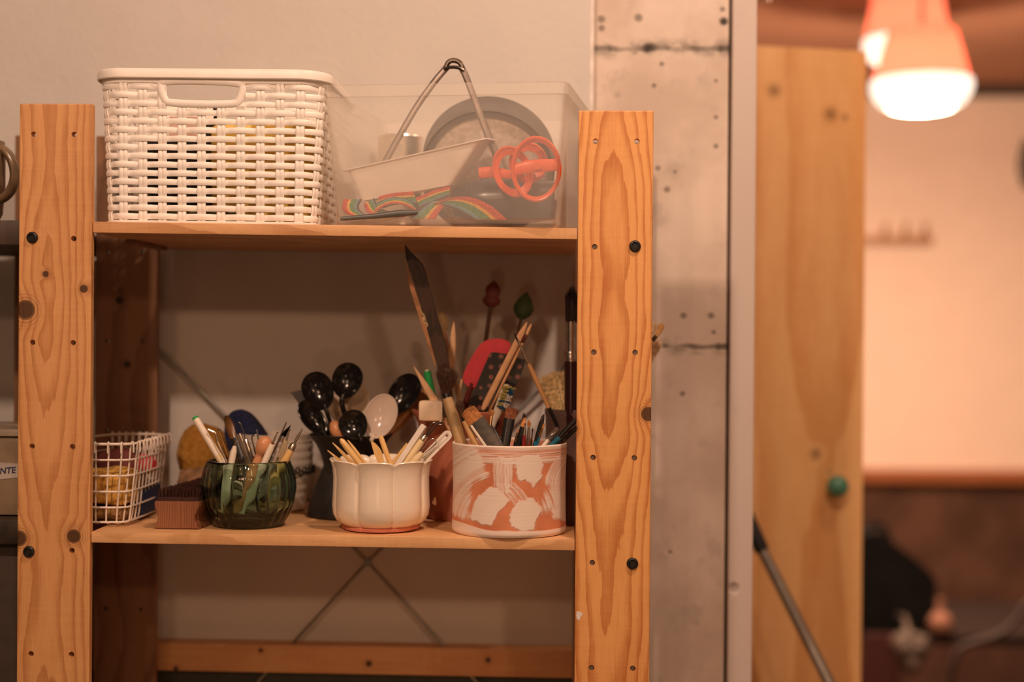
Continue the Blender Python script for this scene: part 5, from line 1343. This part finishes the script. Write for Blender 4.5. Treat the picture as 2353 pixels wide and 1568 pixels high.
tool('green_marker', 'green marker pen with white end standing behind the pointed stick', 'marker', (981, 850, .115), (1000, 955, .118), .115, 'terra', [('end_cap', m_pwhite, 0, 4, cyl(5)), ('barrel', m_green, 3, None, [(0, 8.5), (.3, 11), (1, 12)])], TG)
bm = new(); a = P(988, 930, .092); box(bm, a.x - .0115, a.x + .014, .086, .100, P(0, 950, .09).z - .004, P(0, 912, .09).z, .004); obj('eraser', bm, plain('eraser_cream', (.80, .62, .44), .6, .15, 40), label='cream coloured eraser wedged at the left rim of the terracotta pot', cat='eraser')
tool('wooden_stick', 'thin orange brown stick between the big soft brush and the red spatula', 'stick', (1062, 872, .125), (1044, 955, .13), .125, 'terra', [('stick', m_wd, 0, None, cyl(3))], TG)

# -- brushes in the painted cup
CG = 'brushes and tools standing in the painted cup'
m_hair = plain('hair_brown', (.085, .042, .025), .6, .3, 300); m_hair2 = plain('hair_tan', (.56, .24, .075), .6, .25, 300); m_hairb = plain('hair_black', (.03, .017, .012), .5, .3, 300)
m_bam = plain('bamboo_olive', (.42, .27, .12), .5, .15, 50)
t = tool('round_brush', 'big soft round brush with bamboo handle and black collar leaning left in the painted cup', 'brush', (1024, 905, .064), (1060, 1022, .058), .06, 'cup',
     [('collar', m_blk, 0, 12, cyl(10.5)), ('handle', m_bam, 11, None, [(0, 12), (.1, 13.5), (.5, 15), (1, 15)])], CG)
hairs(t, 'bristles', (1028, 838), (1024, 908), 8, 27, m_hair, 420, 1, .00022, 5, .064, 11, taper=.25)
t = tool('round_brush', 'smaller bamboo brush with black collar just right of the big soft brush', 'brush', (1064, 958, .050), (1092, 1022, .048), .05, 'cup',
     [('collar', m_blk, 0, 11, cyl(7)), ('handle', plain('bamboo_gold', (.66, .40, .16), .5, .1), 10, None, cyl(7.5))], CG)
hairs(t, 'bristles', (1052, 920), (1065, 960), 5, 10, m_hair, 160, 1, .0002, 3, .05, 12)
tool('pale_stick', 'thin pale wooden stick in front of the flat brush', 'stick', (1082, 978), (1114, 1024), .040, 'cup', [('stick', m_pwhite, 0, None, [(0, 3), (1, 5)], .5)], CG)
t = tool('flat_brush', 'flat brush with tan bristles and grey ferrule leaning left in the painted cup', 'brush', (1094, 968, .046), (1132, 1022, .044), .045, 'cup',
     [('ferrule', plain('ferrule_dull', (.085, .072, .058), .4, .4, 90), 0, 84, [(0, 21), (.5, 20), (1, 19)], .25), ('handle', m_wd, 83, None, [(0, 16), (1, 9)], .35)], CG)
hairs(t, 'bristles', (1072, 938), (1096, 972), 20, 17, m_hair2, 420, .25, .0002, 2, .046, 13, taper=.12)
t = tool('round_brush', 'slim brush with brass ferrule in front of the terracotta rim', 'brush', (1129, 958, .07), (1122, 1022, .062), .066, 'cup', [('ferrule', m_brass, 0, 34, [(0, 3.5), (1, 2.8)]), ('handle', m_blk, 33, None, cyl(3))], CG)
hairs(t, 'bristles', (1132, 940), (1129, 960), 3, 6, m_hair2, 50, 1, .0002, 2, .07, 14)
tool('palette_knife', 'dark blue black rounded paddle right of the flat brush', 'paddle', (1128, 978, .056), (1150, 1024, .055), .056, 'cup', [('blade', plain('paddle_dark', (.02, .025, .03), .2), 0, None, [(0, 3), (.1, 8), (.3, 10), (1, 9)], .3)], CG)
t = tool('wide_brush', 'wide black handled brush with brown bristles in the middle of the painted cup', 'brush', (1171, 962, .060), (1160, 1024, .056), .06, 'cup', [('ferrule', m_blk, 0, 25, [(0, 13), (1, 12)], .4), ('handle', m_blk, 24, None, [(0, 12), (1, 9)], .4)], CG)
hairs(t, 'bristles', (1175, 936), (1171, 965), 12.5, 13, plain('hair_rust', (.30, .115, .05), .6, .3, 300), 300, .4, .0002, 1.5, .06, 15, taper=.06)
def rbrush(label, A, B, Y, rt, hair, fer, hand, fl, r, fr=None, blen=18, flat=1., seed=1, Yb=None):
    """A = bristle tip, B = rim crossing"""
    a, b = Vector(A), Vector(B); d = (b - a).normalized(); s0 = a + d * blen
    t = tool('paint_brush', label, 'paint brush', (s0.x, s0.y, Y), (B[0], B[1], Yb or Y), Y, 'cup', [('ferrule', fer, 0, fl, [(0, r), (1, fr or r)], flat), ('handle', hand, fl - 1, None, [(0, fr or r), (.4, (fr or r) * 1.15), (1, (fr or r) * .9)], flat)], CG)
    hairs(t, 'bristles', A, (s0.x, s0.y + 1), r * .9, rt, hair, 70, flat, .0002, 1, Y, seed, taper=.55)
m_blue = plain('handle_blue', (.012, .16, .25), .25); m_rdh = plain('handle_red', (.26, .018, .02), .25); m_alu = plain('ferrule_silver', (.55, .50, .44), .25, .15, 200, Metallic=1.0)
rbrush('black handled brush with soft tan tip', (1207, 958), (1192, 1024), .052, 5.5, m_hair2, m_blk, m_blk, 30, 7, 8, 24, .7, 21)
rbrush('thin brush with red handle and pointed silver ferrule', (1207, 972), (1203, 1024), .040, 1.5, m_alu, m_alu, m_rdh, 24, 1.5, 4, 6, 1, 22)
rbrush('brush with tan tip and ridged silver ferrule', (1216, 964), (1213, 1024), .044, 4.5, m_hair2, m_alu, m_rdh, 42, 2.5, 3.5, 18, 1, 23)
rbrush('very thin dark brush', (1224, 984), (1221, 1024), .05, 1, m_hairb, m_dsteel, m_blk, 20, 1.2, 1.5, 8, 1, 24)
rbrush('black flat brush leaning right with blue band', (1250, 950), (1230, 1024), .056, 4, m_hairb, m_blk, m_blue, 46, 6, 6, 22, .6, 25)
rbrush('thin brush with orange tip and blue handle', (1251, 972), (1233, 1024), .044, 2, m_hair2, m_brass, m_blue, 24, 2.5, 3, 12, 1, 26)
rbrush('round dark tipped brush behind, against the terracotta pot', (1204, 948), (1203, 1024), .078, 4, m_hairb, m_dsteel, m_blk, 30, 3, 4, 14, 1, 27)
rbrush('long black brush with bright blue handle leaning far right', (1330, 958), (1268, 1024), .046, 3, m_hairb, m_blk, m_blue, 54, 6.5, 6.5, 12, .8, 28)
rbrush('second long black brush leaning far right below the blue handled one', (1334, 975), (1283, 1024), .056, 3, m_hairb, m_blk, m_dsteel, 40, 5, 5, 10, .8, 29)
rbrush('thin tan tipped brush at the right rim of the painted cup', (1309, 1000), (1292, 1024), .06, 2, m_hair2, m_dsteel, m_blk, 12, 2, 2, 8, 1, 30)
rbrush('black brush with dull brass ferrule right of the wide brush', (1192, 985), (1183, 1024), .058, 3, m_hair2, m_brass, m_blk, 22, 3, 4, 10, 1, 31)
tool('clear_pen', 'clear plastic pen with pale barrel at the right of the painted cup', 'pen', (1283, 984, .05), (1250, 1024, .048), .05, 'cup', [('cap', plain('clear_cap', (.12, .09, .075), .1, .3, 200), 0, 34, [(0, 5), (.2, 8), (1, 8)]), ('barrel', m_pwhite, 33, None, [(0, 5), (1, 5)])], CG)

# -- brushes in the brown pot
BG = 'brushes in the brown pot behind the right post'
t = tool('small_brush', 'thin wooden brush with black tip and silver ferrule leaning left across the brown pot', 'brush', (1190, 783, .09), (1266, 948, .10), .095, 'brown',
     [('ferrule', m_alu, 0, 62, [(0, 2.6), (.75, 4.6), (1, 4.4)]), ('handle', plain('handle_wood', (.62, .34, .14), .4, .1), 60, 172, [(0, 4.6), (.3, 6), (1, 5)]), ('end', m_blk, 170, None, cyl(4.6))], BG)
hairs(t, 'bristles', (1180, 764), (1190, 785), 2.4, 1.5, m_hairb, 40, 1, .0002, 1, .09, 41, taper=.2)
text('2', P(1244, 903, .086), .0028, m_blk, [c for c in t.children if c.name.startswith('handle')][0], (math.pi / 2, R(25), 0)) if False else None
hd_ = [c for c in t.children if c.name.startswith('handle')][0]
q = P(1249, 898, .0905); text('2', q, .0030, m_blk, hd_, (math.pi / 2, R(25), 0))
t = tool('fan_brush', 'wide brush with pale yellowish bristles standing in the brown pot', 'brush', (1290, 945, .115), (1292, 958, .115), .115, 'brown', [('ferrule', m_dsteel, 0, None, [(0, 22), (1, 12)], .3)], BG)
hairs(t, 'bristles', (1268, 852), (1290, 948), 24, 34, plain('hair_straw', (.75, .56, .28), .6, .35, 300), 600, .3, .00022, 3, .115, 42, taper=.08)
t = tool('large_brush', 'large upright brush with black bristles and dark maroon handle touching the right post', 'brush', (1312, 738, .095), (1312, 955, .1), .095, 'brown',
     [('ferrule', m_alu, 0, 78, [(0, 13), (.9, 13.5), (1, 15)]), ('band', m_alu, 70, 92, [(0, 15), (.1, 16), (.4, 15), (.5, 16), (1, 15.5)]), ('handle', plain('handle_maroon', (.030, .008, .009), .2), 90, None, [(0, 15.5), (.5, 15), (1, 12)])], BG)
hairs(t, 'bristles', (1316, 655), (1312, 742), 13, 16, m_hairb, 420, 1, .00022, 4, .095, 43, taper=.3)
# heads peeping out on the post's right side
for (A, B, rr_, lab, mt) in (((1524, 742), (1508, 772), 8, 'thin tan bristle brush poking out right of the post', plain('hair_blond', (.80, .50, .22), .6, .15, 300)), ((1505, 738), (1492, 770), 9, 'pale rounded brush head half hidden right of the post', plain('hair_cream', (.85, .66, .46), .6))):
    a_, b_ = Vector(A), Vector(B); dd = (b_ - a_).normalized()
    t = tool('paint_brush', lab, 'paint brush', (B[0], B[1], .12), (1372, 945, .13), .12, 'brown', [('ferrule', m_dsteel, 0, 14, cyl(5)), ('handle', m_wd, 13, None, cyl(4.5))], BG)
    hairs(t, 'bristles', A, (B[0], B[1] + 1), 5, rr_, mt, 120, .6, .0003, 2, .12, 50 + rr_)
t = tool('wide_brush', 'pale wide brush head behind the thin tan brush right of the post', 'brush', (1480, 830, .135), (1366, 950, .135), .135, 'brown', [('ferrule', m_pwhite, 0, 16, cyl(18), .4), ('handle', m_wd, 15, None, [(0, 14), (.3, 6), (1, 6)], .6)], BG)
hairs(t, 'bristles', (1508, 768), (1478, 832), 18, 24, plain('hair_pale', (.85, .68, .48), .6, .2, 300), 360, .35, .00025, 3, .135, 61)
